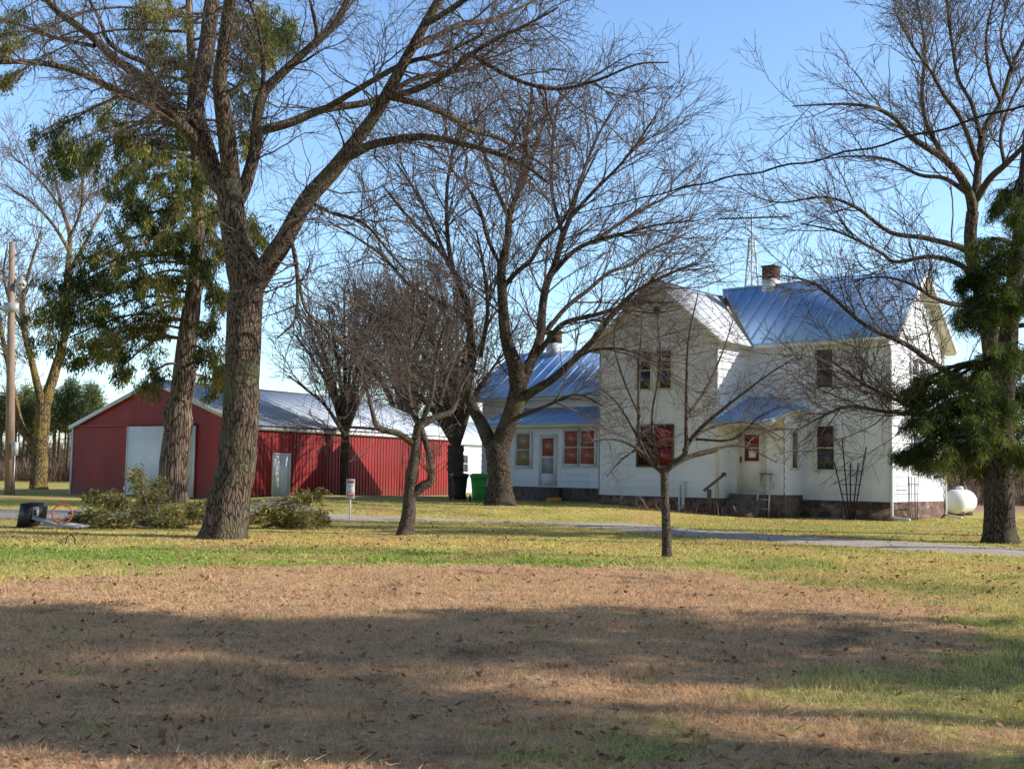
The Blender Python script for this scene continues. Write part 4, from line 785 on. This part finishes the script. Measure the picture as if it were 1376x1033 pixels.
# entrance bump in the inner corner
ev = -1.5; eu = -3.36; pz = 3.86
lap_wall('entry_wall', (gr, ev, 0), FD, FN, [(0, .82), (eu - gr, .82), (eu - gr, pz), (0, pz)], .6, M['siding'], house, off=.006)
lap_wall('entry_wall', (eu, ev, 0), RD, RN, [(0, .82), (1.5, .82), (1.5, pz), (0, pz)], .27, M['siding'], house)
mb = MB(); mb.box(gr + .03, eu + .02, ev - .015, -.02, -.3, .818); mb.build('entry_foundation', M['concrete'], house)
r2 = MB(); T1, T2 = (gr - .0, -.0, 4.45), (-4.55, 0, 4.45); F1, F2, F3, F4 = (gr - .42, -2.75, 3.40), (eu + .02, -2.75, 3.40), (eu + .26, -1.5, 3.87), (eu + .30, .0, 3.92)
r2.slab([F1, F2, F3, T2, T1], (0, 0, .045)); r2.slab([T2, F3, F4], (0, 0, .044)); er = r2.build('entry_roof', M['metal_roof'], house)
mb = MB(); mb.slab(np.array([(gr + .03, -2.7, 3.40), (eu, -2.7, 3.40), (eu + .2, -1.52, 3.86), (gr + .03, -1.52, 3.86)]) - [0, 0, .06], (0, 0, .05)); mb.box(gr - .40, eu, -2.74, -2.715, 3.26, 3.395); mb.bar((eu + .02, -2.72, 3.33), (eu + .26, -1.48, 3.80), .03, .13); mb.bar((eu + .27, -1.48, 3.80), (eu + .30, -.02, 3.85), .03, .13)
mb.bar((eu - .12, -2.62, 3.30), (eu - .06, -1.54, 2.35), .06, .07); mb.build('entry_trim', M['trim'], house)
dr = MB(); d0, d1 = -5.12, -4.16
dr.box(d0 - .1, d0, ev - .05, ev - .001, .86, 3.25); dr.box(d1, d1 + .1, ev - .05, ev - .001, .86, 3.25); dr.box(d0 + .001, d1 - .001, ev - .052, ev - .001, 3.15, 3.26); dr.build('door_frame', M['trim'], house)
dr = MB(); dr.box(d0 + .002, d1 - .002, ev - .035, ev - .009, .88, 3.148)
for (a, b, c, d) in ((d0 + .16, d1 - .12, 1.98, 2.03), (d0 + .16, d1 - .12, 3.02, 3.06), (d0 + .16, d0 + .2, 2.031, 3.019), (d1 - .16, d1 - .12, 2.031, 3.019), (d0 + .201, d1 - .161, 2.5, 2.53)): dr.box(a, b, ev - .06, ev - .036, c, d)
door = dr.build('door', M['white'], house)
mb = MB(); mb.box(d0 + .201, d1 - .161, ev - .046, ev - .036, 2.032, 3.018); mb.build('pane', M['glass_red'], door)
mb = MB(); mb.box(d0 + .38, d0 + .66, ev - .056, ev - .047, 2.16, 2.42); nt_ = mb.build('paper_notice', M['white'], door)
mb = MB(); mb.box(d0 + .03, d0 + .07, ev - .07, ev - .036, 1.98, 2.2); mb.tube([(d0 + .05, ev - .09, 2.0), (d0 + .05, ev - .09, 2.18)], .012, 6); mb.build('handle', M['black'], door)
window(house, (eu, -.98, 1.78), RD, RN, .50, 1.36, 'glass', 'white', fw=.05)
mb = MB()
for k in range(4): mb.box(gr + .2 + .05 * k, -4.0 + .02 * k, ev - .38 - .32 * k, ev - .03 - .32 * k if k == 0 else ev - .38 - .32 * (k - 1) - .001, -.2, .80 - .2 * k)
mb.build('entry_steps', M['concrete'], house)
hr = MB(); hr.box(-5.62, -5.50, -3.05, -2.93, -.1, .98); hr.bar((-5.70, -3.15, .92), (-5.2, -2.6, 1.50), .06, .09); hr.tube([(-5.19, -2.66, 1.53), (-5.19, -2.52, 1.53)], .07, 10); hr.build('handrail', M['darkwood'], house)
# annex (low wing on the left)
al = -20.35; av = 1.25; az_ = 4.93; arv = 4.1; arz = 7.35
lap_wall('annex_wall', (al, av, 0), FD, FN, [(0, .78), (gl - al, .78), (gl - al, az_ - .05), (0, az_ - .05)], .28, M['siding'], house)
lap_wall('annex_wall', (al, 6.9, 0), (0, -1, 0), (-1, 0, 0), [(0, .78), (6.9 - av, .78), (6.9 - av, az_ - .05), (2.8, arz - .1), (0, az_ - .05)], .28, M['siding'], house)
pv = -.5; pl = -18.3; pze = 3.62
lap_wall('annex_wall', (pl, pv, 0), FD, FN, [(0, .86), (gl - pl, .86), (gl - pl, pze - .02), (0, pze - .02)], .28, M['siding'], house)
lap_wall('annex_wall', (pl, av, 0), (0, -1, 0), (-1, 0, 0), [(0, .86), (av - pv, .86), (av - pv, pze - .02), (0, 4.3)], .28, M['siding'], house)
mb = MB(); mb.box(al + .02, gl - .06, av + .01, 6.85, -.3, .78); mb.box(pl + .03, gl - .062, pv + .03, av, -.3, .86); mb.build('annex_foundation', M['darkwood'], house)
r3 = MB(); tr3 = MB(); pa = [(al - .7, av - .4, az_), (gl + .02, av - .4, az_), (gl + .02, arv, arz), (al - .7, arv, arz)]; roof_panel(r3, pa, 0, 16); soffit(tr3, pa)
pa = [(gl + .02, 7.3, az_ - .1), (al - .7, 7.3, az_ - .1), (al - .7, arv, arz), (gl + .02, arv, arz)]; roof_panel(r3, pa, 0, 16)
pa = [(pl - .25, pv - .35, pze), (gl + .01, pv - .35, pze), (gl + .01, av - .02, 4.42), (pl - .25, av - .02, 4.42)]; roof_panel(r3, pa, 0, 12); soffit(tr3, pa, t=.1)
ar = r3.build('annex_roof', M['metal_roof'], house); tr3.box(pl - .2, gl - .02, pv - .36, pv - .335, pze - .2, pze - .06); tr3.box(al - .2, gl - .02, av - .41, av - .385, az_ - .2, az_ - .06); tr3.build('annex_trim', M['trim'], house)
mb = MB(); mb.box(-18.6, -18.02, 3.85, 4.4, 6.8, 7.75); mb.build('chimney_base', M['white'], ar)
mb = MB(); mb.box(-18.58, -18.04, 3.87, 4.38, 7.751, 8.30); mb.box(-18.62, -18.0, 3.83, 4.42, 8.301, 8.37); mb.build('chimney', M['brick'], ar)
window(house, (-14.06, pv, 1.84), FD, FN, .76, 1.46, 'glass_orange', 'white', glass2='glass_orange', label='window with orange red curtains'); window(house, (-13.2, pv, 1.84), FD, FN, .76, 1.46, 'glass_orange', 'white')
window(house, (-16.72, pv, 1.74), FD, FN, .8, 1.46, 'glass_beige', 'white', label='window with a beige curtain'); window(house, (-17.85, pv, 1.74), FD, FN, .6, 1.46, 'glass_beige', 'white')
dr = MB(); dr.box(-15.45, -15.37, pv - .06, pv - .001, .9, 3.15); dr.box(-14.53, -14.45, pv - .06, pv - .001, .9, 3.15); dr.box(-15.369, -14.531, pv - .062, pv - .001, 3.07, 3.15)
for (a, b, c, d) in ((-15.36, -15.27, .92, 3.06), (-14.63, -14.54, .92, 3.06), (-15.269, -14.631, .92, 1.45), (-15.269, -14.631, 2.1, 2.2), (-15.269, -14.631, 2.97, 3.06)): dr.box(a, b, pv - .062, pv - .001, c, d)
sd = dr.build('storm_door', M['white'], house)
mb = MB(); mb.box(-15.268, -14.632, pv - .046, pv - .005, 2.201, 2.969); mb.build('pane', M['glass_orange'], sd)
mb = MB(); mb.box(-15.268, -14.632, pv - .046, pv - .005, 1.451, 2.099); mb.build('screen', M['grey'], sd)
mb = MB()
for k in range(3): mb.box(-15.7 - .15 * k, -14.2 + .15 * k, pv - .4 - .3 * k, (pv - .01 if k == 0 else pv - .4 - .3 * (k - 1) - .001), -.1, .82 - .18 * k)
mb.build('annex_steps', M['darkwood'], house)
# ---- things round the house
def hw(u, v, z=None):
    p = HC + U * u + Vv * v; return (p[0], p[1], float(gh(p[0], p[1])) if z is None else z)
lad = empty('stepladder', hw(-3.9, -2.15), -A40 + .1, 'grey metal stepladder standing beside the entrance door', 'ladder')
mb = MB()
for s in (-1, 1): mb.bar((s * .27, -.05, 0), (s * .17, .42, 1.55), .035, .07, up=(0, 1, 0))
mb.build('side_rail', M['galv'], lad); mb = MB()
for s in (-1, 1): mb.bar((s * .27, 1.0, .0), (s * .17, .46, 1.53), .025, .03, up=(0, 1, 0))
mb.bar((-.25, .86, .35), (.2, .58, 1.15), .02); mb.bar((.25, .86, .35), (-.2, .58, 1.15), .02); mb.build('rear_frame', M['galv'], lad)
mb = MB(); 
for k in range(1, 5): t = k * .21; mb.box(-.27 + .1 * t, .27 - .1 * t, -.05 + .47 * t - .04, -.05 + .47 * t + .06, 1.55 * t - .012, 1.55 * t + .012)
mb.build('step', M['galv'], lad); mb = MB(); mb.box(-.22, .22, .33, .52, 1.55, 1.60); mb.build('top_plate', M['darkwood'], lad)
def trellis(u, v, rz, label, m, H, W0, W1, n=5, wob=0, cross=(.9, 1.25, 1.75)):
    t = empty('trellis', hw(u, v), rz, label, 'trellis'); mb = MB()
    for i in range(n):
        f = i / (n - 1) - .5; top = H * (1 if i in (1, n - 1) else .78) * (1 + .12 * (i == 1)); mb.bar((f * W0, 0, 0), (f * W1 + random.uniform(-wob, wob), 0, top), .035 if not wob else .022)
    mb.build('upright', M[m], t); mb = MB()
    for z in cross: w = W0 + (W1 - W0) * z / H; mb.bar((-w / 2 - .06, -.03, z), (w / 2 + .06, -.03, z), .028)
    mb.build('crossbar', M[m], t); return t
trellis(-1.32, -.42, -A40, 'dark iron fan trellis against the front wall under the downspout corner', 'rust', 2.6, .22, 1.2)
trellis(.35, 1.1, PI / 2 - A40, 'weathered wooden trellis by the sunlit end wall', 'darkwood', 2.0, .8, 1.0, n=6, wob=.1, cross=(.6, 1.3))
tkp = at(1290, 690, 47.5); tk = empty('propane_tank', (tkp[0], tkp[1], -.05), .95, 'white rounded propane tank behind the house corner', 'tank')
mb = MB(); zz = np.array([-1.2, -1.18, -1.1, -.97, -.8, .8, .97, 1.1, 1.18, 1.2]); rr = np.array([.02, .2, .36, .46, .5, .5, .46, .36, .2, .02]); mb.tube(np.stack([zz, 0 * zz, 0 * zz + .62], 1), rr, 24); mb.build('tank', M['white'], tk, True)
for s in (-.65, .65): mb = MB(); mb.box(s - .06, s + .06, -.35, .35, 0, .2); mb.build('foot', M['concrete'], tk)
mb = MB(); mb.tube([(0, 0, 1.1), (0, 0, 1.22), (0, 0, 1.27)], [.16, .15, .05], 12); mb.build('valve_dome', M['white'], tk)
tw = empty('antenna_tower', tuple(at(1010, 640, 60) * [1, 1, 0]), .3, 'lattice mast with a long roof antenna rising behind the house ridge', 'antenna tower')
ztop = float(at(1008, 300, 60)[2]); mb = MB(); zs = np.linspace(0, ztop - .8, 12); wd = lambda z: 1.5 * (1 - z / ztop) ** 1.1 + .1
cr = lambda k, z: (math.cos(k * 2 * PI / 3) * wd(z), math.sin(k * 2 * PI / 3) * wd(z), z)
for k in range(3):
    for a, b in zip(zs[:-1], zs[1:]): mb.bar(cr(k, a), cr(k, b), .07); mb.bar(cr(k, a), cr((k + 1) % 3, b), .035); mb.bar(cr(k, b), cr((k + 1) % 3, b), .035)
mb.build('lattice', M['galv'], tw); mb = MB(); mb.tube([(0, 0, ztop - 1.4), (0, 0, ztop + .5)], .05, 6); mb.build('mast', M['galv'], tw)
mb = MB(); mb.bar((-1.75, .45, ztop + .18), (1.95, -.45, ztop + .42), .07)
for k in range(11): f = k / 10; c = np.array([-1.7 + 3.7 * f, .6 - 1.2 * f, ztop + .18 + .24 * f]); l = .25 + .5 * f; mb.bar(c - [.3 * l, l, 0], c + [.3 * l, l, 0], .022)
mb.bar((.9, -.3, ztop - .1), (1.25, -.4, ztop + .9), .04); mb.bar((1.3, -.4, ztop + .33), (.8, -.2, ztop + .8), .04); mb.build('antenna', M['rust'], tw)
tw.location.z = 0
def bin_(px, py, label, m, group=None, D=46.5, rz=.5):
    p = at(px, py, D); b = empty('wheeled_bin', (p[0], p[1], float(gz(p[0], p[1]))), rz, label, 'bin', group); mb = MB()
    rings = [(.05, .22, .25), (.3, .25, .28), (.75, .29, .33), (.92, .31, .36), (.93, .34, .39), (1.0, .34, .39)]; V = []
    for z, x, y in rings:
        for k in range(16):
            a = k * PI / 8 + PI / 16; c, s = math.cos(a), math.sin(a); V.append((x * np.sign(c) * abs(c) ** .45, y * np.sign(s) * abs(s) ** .45, z))
    Fs = [(r * 16 + k, r * 16 + (k + 1) % 16, (r + 1) * 16 + (k + 1) % 16, (r + 1) * 16 + k) for r in range(5) for k in range(16)] + [tuple(range(15, -1, -1))]; mb.add(V, Fs)
    mb.box(-.24, .24, -.372, -.33, .55, .6); mb.box(-.1, .1, -.355, -.3, .3, .34); mb.build('body', M[m], b)
    mb = MB(); V = []
    for z, q in ((1.001, 1.05), (1.04, 1.05), (1.09, .85), (1.11, .5)):
        for k in range(16): a = k * PI / 8 + PI / 16; c, s = math.cos(a), math.sin(a); V.append((.35 * q * np.sign(c) * abs(c) ** .45, .40 * q * np.sign(s) * abs(s) ** .45, z))
    mb.add(V, [(r * 16 + k, r * 16 + (k + 1) % 16, (r + 1) * 16 + (k + 1) % 16, (r + 1) * 16 + k) for r in range(3) for k in range(16)] + [tuple(range(48, 64))]); mb.build('lid', M[m], b)
    mb = MB(); mb.tube([(-.25, .44, .97), (.25, .44, .97)], .02, 6); mb.build('handle', M['black'], b)
    for s in (-.3, .3): mb = MB(); mb.tube([(s - .03, .32, .12), (s + .03, .32, .12)], .12, 14); mb.build('wheel', M['black'], b)
    return b
bin_(617, 671, 'black wheeled bin with closed lid, left of the green one', 'black', D=46, rz=.2); bin_(643, 672, 'bright green wheeled bin with closed lid beside the big trunk', 'green', D=45.2, rz=.15)
sg = gpt(470, 698); sign = empty('yard_sign', tuple(sg), .05, 'narrow white sign with red print on a thin white post by the drive', 'sign')
mb = MB(); mb.box(-.025, .025, -.02, .02, -.1, 1.16); mb.build('post', M['white'], sign); mb = MB(); mb.box(-.125, .125, -.045, -.021, .62, 1.2)
pt = mb.build('panel', M['white'], sign); mb = MB()
for (a, b, c, d) in ((-.10, -.085, 1.08, 1.16), (.085, .10, 1.08, 1.16), (-.084, .084, 1.145, 1.16), (-.084, .084, 1.08, 1.095), (-.09, .09, 1.0, 1.012), (-.10, .10, .70, .80), (-.10, .10, .64, .652)): mb.box(a, b, -.051, -.046, c, d)
for k in range(5): mb.box(-.07 + .03 * k, -.05 + .03 * k, -.051, -.046, 1.105, 1.135)
mb.build('red_print', M['signred'], pt); mb = MB()
for k in range(5): mb.box(-.06 + .026 * k, -.043 + .026 * k, -.051, -.046, .86 + .004 * (k % 2), .885)
mb.box(-.02, .02, -.051, -.046, .92, .96); mb.build('grey_print', M['signgrey'], pt); mb = MB()
for k in range(5): mb.box(-.075 + .032 * k, -.055 + .032 * k, -.056, -.052, .735, .775)
mb.build('white_print', M['white'], pt)
# basketball hoop knocked over
hp = gpt(60, 709); hoop = empty('basketball_hoop', (hp[0], hp[1], float(gh(hp[0], hp[1])) + .01), 0, 'toppled portable basketball hoop with black base, grey board and orange ring on the grass', 'hoop')
def bevbox(mb, P8): mb.add(P8, [(3, 2, 1, 0), (4, 5, 6, 7), (0, 1, 5, 4), (1, 2, 6, 5), (2, 3, 7, 6), (3, 0, 4, 7)])
mb = MB(); x = -.65
bevbox(mb, [(x - .02, .0, 0), (x + .30, -.1, .02), (x + .32, .55, .02), (x, .6, 0), (x + .04, .03, .56), (x + .36, -.02, .60), (x + .40, .5, .58), (x + .08, .55, .55)])
bevbox(mb, [(x + .305, .0, .12), (x + .50, .04, .20), (x + .50, .45, .20), (x + .305, .5, .12), (x + .345, .0, .55), (x + .52, .04, .50), (x + .52, .45, .50), (x + .345, .5, .55)]); base = mb.build('base', M['black'], hoop)
mb = MB()
for (a, b, c, d) in ((.42, .56, -.0, .03), (.42, .56, .2, .23)): pass
mb.box(x + .36, x + .50, -.035, -.005, .20, .50); mb.build('base_panel', M['grey'], base); mb = MB(); mb.box(x + .39, x + .46, -.05, -.036, .30, .42); mb.build('slot', M['black'], base)
mb = MB(); mb.bar((-.25, -.05, .24), (.40, -.22, .07), .12, .07); mb.build('pole', M['grey'], hoop)
mb = MB(); mb.slab([(.05, -.42, .07), (.85, -.30, .02), (1.0, .30, .03), (.22, .18, .12)], (0, .0, .045)); bd = mb.build('backboard', M['grey'], hoop)
mb = MB(); mb.slab([(.42, -.22, .097), (.66, -.18, .082), (.72, .05, .09), (.50, .01, .113)], (0, 0, .012)); mb.build('board_square', M['white'], bd)
mb = MB(); a = np.linspace(0, 2 * PI, 33); cc = np.array([.42, -.05, .34]); R_ = .215; mb.tube(np.stack([cc[0] + R_ * np.cos(a), cc[1] + .25 * R_ * np.cos(a), cc[2] + R_ * np.sin(a)], 1), .022, 8, cap=False); mb.bar((.36, -.07, .14), (.42, -.05, .09), .2, .03); mb.bar((.42, -.05, .14), (.42, -.05, .09), .16, .05); mb.build('ring', M['orange'], hoop, True)
mb = MB(); mb.tube([gpt(88, 731) - hp + [0, 0, .0], gpt(90, 727) - hp + [0, 0, .08], gpt(95, 726) - hp + [0, 0, .12], gpt(100, 728) - hp + [0, 0, .08], gpt(101, 731) - hp], .012, 6)
st = mb.build('fallen_twig', M['bark_dark'], None); st.location = hp; tag(st, 'small bent dead twig on the grass in front of the hoop', 'twig')
yb = at(744, 675, 45.0); mb = MB(); mb.slab([(-.3, -.12, .03), (.3, -.14, .08), (.3, .12, .12), (-.3, .14, .07)], (0, 0, .1)); mb.slab([(-.22, -.08, .15), (.22, -.09, .19), (.22, .08, .22), (-.22, .09, .18)], (0, 0, .02)); y_ = mb.build('sled', M['yellow']); y_.location = (yb[0], yb[1], float(gz(yb[0], yb[1]))); tag(y_, 'small yellow plastic sled lying before the wing steps', 'sled')
# ------------------------------------------------------------------ barn
B0 = gpt(94, 662.5); bl = math.radians(32.9); barn = empty('barn', (B0[0], B0[1], .05), -bl, 'long low red metal barn with white sliding door and pale metal roof', 'barn')
BW, BL, BH, BR = 12.4, 16.6, 3.42, 5.62; g0 = -.25
def ribbed(mb, p0, d, n, poly, pitch, dep, dirn='v'):
    p0 = np.array(p0, float); d = np.array(d, float); n = np.array(n, float)
    mb.add([p0 + d * s + [0, 0, z] for s, z in poly], [tuple(range(len(poly)))])
    s0, s1 = min(q[0] for q in poly), max(q[0] for q in poly); s = s0 + pitch / 2
    while s < s1:
        zs_ = []
        for i in range(len(poly)):
            a, b = poly[i - 1], poly[i]
            if (a[0] - s) * (b[0] - s) < 0: zs_.append(a[1] + (b[1] - a[1]) * (s - a[0]) / (b[0] - a[0]))
        if len(zs_) == 2: z0, z1 = sorted(zs_); c = p0 + d * s + n * dep / 2; mb.bar(c + [0, 0, z0], c + [0, 0, z1], dep, pitch * .22, up=tuple(d))
        s += pitch
zr = lambda w: BR - .08 - abs(w - BW / 2) * (BR - BH - .05) / (BW / 2)
mb = MB(); ribbed(mb, (0, 0, 0), (1, 0, 0), (0, -1, 0), [(0, g0), (BW, g0), (BW, zr(BW)), (BW / 2, zr(BW / 2)), (0, zr(0))], 50, .004); mb.build('wall', M['red'], barn)
mb = MB(); ribbed(mb, (BW, 0, 0), (0, 1, 0), (1, 0, 0), [(0, g0), (BL, g0), (BL, BH - .02), (0, BH - .02)], .235, .022); mb.build('wall', M['red'], barn)
mb = MB(); ribbed(mb, (0, BL, 0), (0, -1, 0), (-1, 0, 0), [(0, g0), (BL, g0), (BL, BH), (0, BH)], .3, .02); ribbed(mb, (BW, BL, 0), (-1, 0, 0), (0, 1, 0), [(0, g0), (BW, g0), (BW, zr(BW)), (BW / 2, zr(BW / 2)), (0, zr(0))], .42, .02); mb.build('wall', M['red'], barn)
mb = MB(); eo = .14
for sgn in (0, 1):
    x0 = -eo if sgn == 0 else BW + eo; ze_ = BH + .05 - eo * (BR - BH) / (BW / 2); P = [(x0, -.12, ze_), (x0, BL + .3, ze_), (BW / 2, BL + .3, BR), (BW / 2, -.12, BR)]
    if sgn: P = [P[1], P[0], P[3], P[2]]
    roof_panel(mb, P, 0, 26, rib=.018)
mb.bar((BW / 2, -.12, BR + .02), (BW / 2, BL + .3, BR + .02), .3, .04); brf = mb.build('roof', M['barn_roof'], barn)
mb = MB()
for sgn in (-1, 1): xe = BW / 2 + sgn * (BW / 2 + eo); ze_ = BH + .05 - eo * (BR - BH) / (BW / 2); mb.bar((BW / 2, -.14, BR - .11), (xe, -.14, ze_ - .11), .04, .2)
mb.box(-.035, .08, -.035, .06, g0, BH - .1); mb.box(BW + eo - .03, BW + eo + .03, -.11, BL + .11, BH - .25, BH - .1); mb.box(BW + .045, BW + .08, BL - .12, BL + .03, g0, BH - .1); mb.build('trim', M['white'], barn)
mb = MB(); mb.bar((BW / 2, -.14, BR + .05), (BW / 2, -.14, BR + .55), .03); mb.bar((BW / 2 - .3, -.14, BR + .42), (BW / 2 + .3, -.14, BR + .42), .025); mb.build('weather_vane', M['rust'], brf)
mb = MB(); mb.box(.1, 9.3, -.09, -.04, 3.36, 3.46); mb.build('door_track', M['red'], barn)
mb = MB(); mb.box(4.45, 9.2, -.10, -.05, .0, 3.35)
for k in range(32): mb.box(4.5, 9.15, -.125, -.1005, .03 + k * .104, .075 + k * .104)
mb.box(4.40, 4.449, -.13, -.04, .0, 3.35); mb.box(9.201, 9.26, -.13, -.04, 0, 3.35); mb.build('sliding_door', M['door_white'], barn)
mb = MB(); d0, d1 = 1.75, 2.95; mb.box(BW + .04, BW + .10, d0, d0 + .09, 0, 2.05); mb.box(BW + .04, BW + .10, d1 - .09, d1, 0, 2.05); mb.box(BW + .04, BW + .102, d0, d1, 2.051, 2.14); mb.build('door_frame', M['white'], barn)
mb = MB(); mb.box(BW + .037, BW + .07, d0 + .092, d1 - .092, .02, 2.048); bd_ = mb.build('door', M['white'], barn); mb = MB(); mb.box(BW + .071, BW + .10, d0 + .16, d0 + .2, .95, 1.05); mb.build('handle', M['galv'], bd_)
# white shed behind
sp = at(597, 664, 71); shed = empty('shed', (sp[0], sp[1], .1), -bl, 'small white clapboard shed seen between the barn and the house', 'shed')
lap_wall('wall', (0, 0, 0), RD, RN, [(0, -.1), (6.5, -.1), (6.5, 3.2), (0, 3.2)], .16, M['siding'], shed); lap_wall('wall', (0, 0, 0), (-1, 0, 0), FN, [(0, -.1), (4.5, -.1), (4.5, 3.2), (2.25, 4.6), (0, 3.2)], .16, M['siding'], shed)
mb = MB(); roof_panel(mb, [(.3, -.3, 3.1), (.3, 6.8, 3.1), (-2.25, 6.8, 4.7), (-2.25, -.3, 4.7)], 0, 8); roof_panel(mb, [(-4.8, 6.8, 3.1), (-4.8, -.3, 3.1), (-2.25, -.3, 4.7), (-2.25, 6.8, 4.7)], 0, 8); mb.build('roof', M['barn_roof'], shed)
window(shed, (0, 1.6, 1.3), RD, RN, .8, 1.1, 'glass', 'white')
# ------------------------------------------------------------------ utility pole and cable
up = gpt(13, 664.5); PD = up[1]; pole = empty('utility_pole', tuple(up), 0, 'brown wooden utility pole with a yard lamp and meter boxes at the left edge', 'utility pole'); up0 = up.copy()
tp = at(16, 326, PD) - up0; mb = MB(); mb.tube([(0, 0, -.2), tp * .5, tp], [.235, .19, .13], 14); mb.build('post', M['polewood'], pole, True)
lp = at(29, 379, PD) - up0; mb = MB(); mb.tube([lp + [-.4, .1, -.1], lp + [-.2, 0, .15], lp + [0, 0, .15]], .03, 6); mb.build('lamp_arm', M['galv'], pole)
mb = MB(); mb.tube([lp + [0, 0, .28], lp + [0, 0, .1], lp + [0, 0, .02], lp + [0, 0, -.2]], [.08, .12, .22, .24], 14); lm = mb.build('lamp', M['galv'], pole); mb = MB(); mb.tube([lp + [0, 0, -.205], lp + [0, 0, -.33]], [.2, .12], 12); mb.build('lens', M['white'], lm)
q = at(20, 415, PD) - up0; mb = MB(); mb.box(q[0] - .38, q[0] + .3, -.42, -.22, q[2] - .22, q[2] + .25); mb.build('shield_box', M['galv'], pole)
q = at(23, 602, PD) - up0; mb = MB(); mb.box(q[0] - .1, q[0] + .16, -.35, -.2, q[2] - .35, q[2] + .3); mb.build('meter_box', M['galv'], pole)
mb = MB(); mb.tube([(.2, -.1, 0), (.2, -.1, q[2] - .35)], .03, 6); mb.build('conduit', M['galv'], pole)
mb = MB(); W_ = [at(16, 343, PD), at(230, 352, 51), at(430, 342, 46), at(620, 315, 42), at(760, 290, 38), at(880, 262, 35), at(960, 243, 33.3), at(1100, 214, 30.5), at(1240, 180, 28), at(1376, 141, 26), at(1520, 97, 24.2)]
W_ = catmull(W_, 8); W_[:, 2] += np.interp(W_[:, 0], [2, 4, 8, 14], [0, .02, .05, .02]) * np.sin(W_[:, 0] * 5.2); mb.tube(W_, np.interp(W_[:, 0], [-2, 4, 6], [.012, .02, .028]), 6)
tag(mb.build('power_cable', M['wire']), 'black twisted overhead cable sloping across the sky above the roof to the pole', 'cable')
pe = W_[-1]; pp = empty('utility_pole', (pe[0], pe[1], 0), 0, 'wooden utility pole outside the frame on the right carrying the cable', 'utility pole'); mb = MB(); mb.tube([(0, 0, -.2), (0, 0, pe[2] + .3)], [.16, .11], 12); mb.build('post', M['polewood'], pp)
# ------------------------------------------------------------------ light, sky, camera
w = bpy.data.worlds.new('World'); SC.world = w; w.use_nodes = True; nt = w.node_tree; bg = nt.nodes['Background']
sk = nt.nodes.new('ShaderNodeTexSky'); sk.sky_type = 'NISHITA'; sk.sun_disc = False; sk.sun_elevation = math.radians(SUN_EL); sk.sun_rotation = math.radians(AZ); sk.air_density = 1.0; sk.dust_density = .6; sk.ozone_density = 1.6
mx = nt.nodes.new('ShaderNodeMix'); mx.data_type = 'RGBA'; mx.blend_type = 'MULTIPLY'; mx.inputs[0].default_value = 1; mx.inputs[7].default_value = (1.80, 2.0, 2.14, 1); nt.links.new(sk.outputs[0], mx.inputs[6]); tcw = nt.nodes.new('ShaderNodeTexCoord'); sx = nt.nodes.new('ShaderNodeSeparateXYZ'); nt.links.new(tcw.outputs['Generated'], sx.inputs[0])
r1 = nt.nodes.new('ShaderNodeValToRGB'); cr_ = r1.color_ramp; cr_.elements[0].position = 0; cr_.elements[0].color = (.78, .80, .84, 1); cr_.elements[1].position = 1; cr_.elements[1].color = (.16, .17, .20, 1)
e_ = cr_.elements.new(.12); e_.color = (.90, .91, .92, 1); e_ = cr_.elements.new(.42); e_.color = (.80, .82, .86, 1); e_ = cr_.elements.new(.68); e_.color = (.34, .36, .42, 1)
nt.links.new(sx.outputs[2], r1.inputs[0])
r2_ = nt.nodes.new('ShaderNodeMapRange'); r2_.inputs[1].default_value = -.6; r2_.inputs[2].default_value = .5; r2_.inputs[3].default_value = .55; r2_.inputs[4].default_value = 1.; nt.links.new(sx.outputs[1], r2_.inputs[0])
m1 = nt.nodes.new('ShaderNodeMix'); m1.data_type = 'RGBA'; m1.blend_type = 'MULTIPLY'; m1.inputs[0].default_value = 1; nt.links.new(mx.outputs[2], m1.inputs[6]); nt.links.new(r1.outputs[0], m1.inputs[7])
m2_ = nt.nodes.new('ShaderNodeVectorMath'); m2_.operation = 'SCALE'; nt.links.new(m1.outputs[2], m2_.inputs[0]); nt.links.new(r2_.outputs[0], m2_.inputs['Scale']); nt.links.new(m2_.outputs[0], bg.inputs[0]); bg.inputs[1].default_value = .15
sd_ = bpy.data.lights.new('sun', 'SUN'); sd_.energy = 5.0; sd_.angle = math.radians(.5); sd_.color = (1, .955, .88); so = bpy.data.objects.new('sun', sd_); COL.objects.link(so)
ce = math.cos(math.radians(SUN_EL)); dv = Vector((SUN_AZ[0] * ce, SUN_AZ[1] * ce, math.sin(math.radians(SUN_EL)))); so.rotation_euler = dv.to_track_quat('Z', 'Y').to_euler(); so.location = (20, 20, 30)
cd = bpy.data.cameras.new('camera'); cam = bpy.data.objects.new('camera', cd); COL.objects.link(cam); SC.camera = cam
cd.sensor_width = 36; cd.lens = F / 1376 * 36; cd.clip_start = .1; cd.clip_end = 5000
from mathutils import Matrix
cam.matrix_world = Matrix.Translation((0, 0, EYE)) @ Matrix.Rotation(PI / 2 + PIT, 4, 'X') @ Matrix.Rotation(ROLL, 4, 'Z')
SC.view_settings.view_transform = 'Standard'; SC.view_settings.look = 'None'; SC.view_settings.exposure = 0
SC.cycles.max_bounces = 6; SC.cycles.use_denoising = True
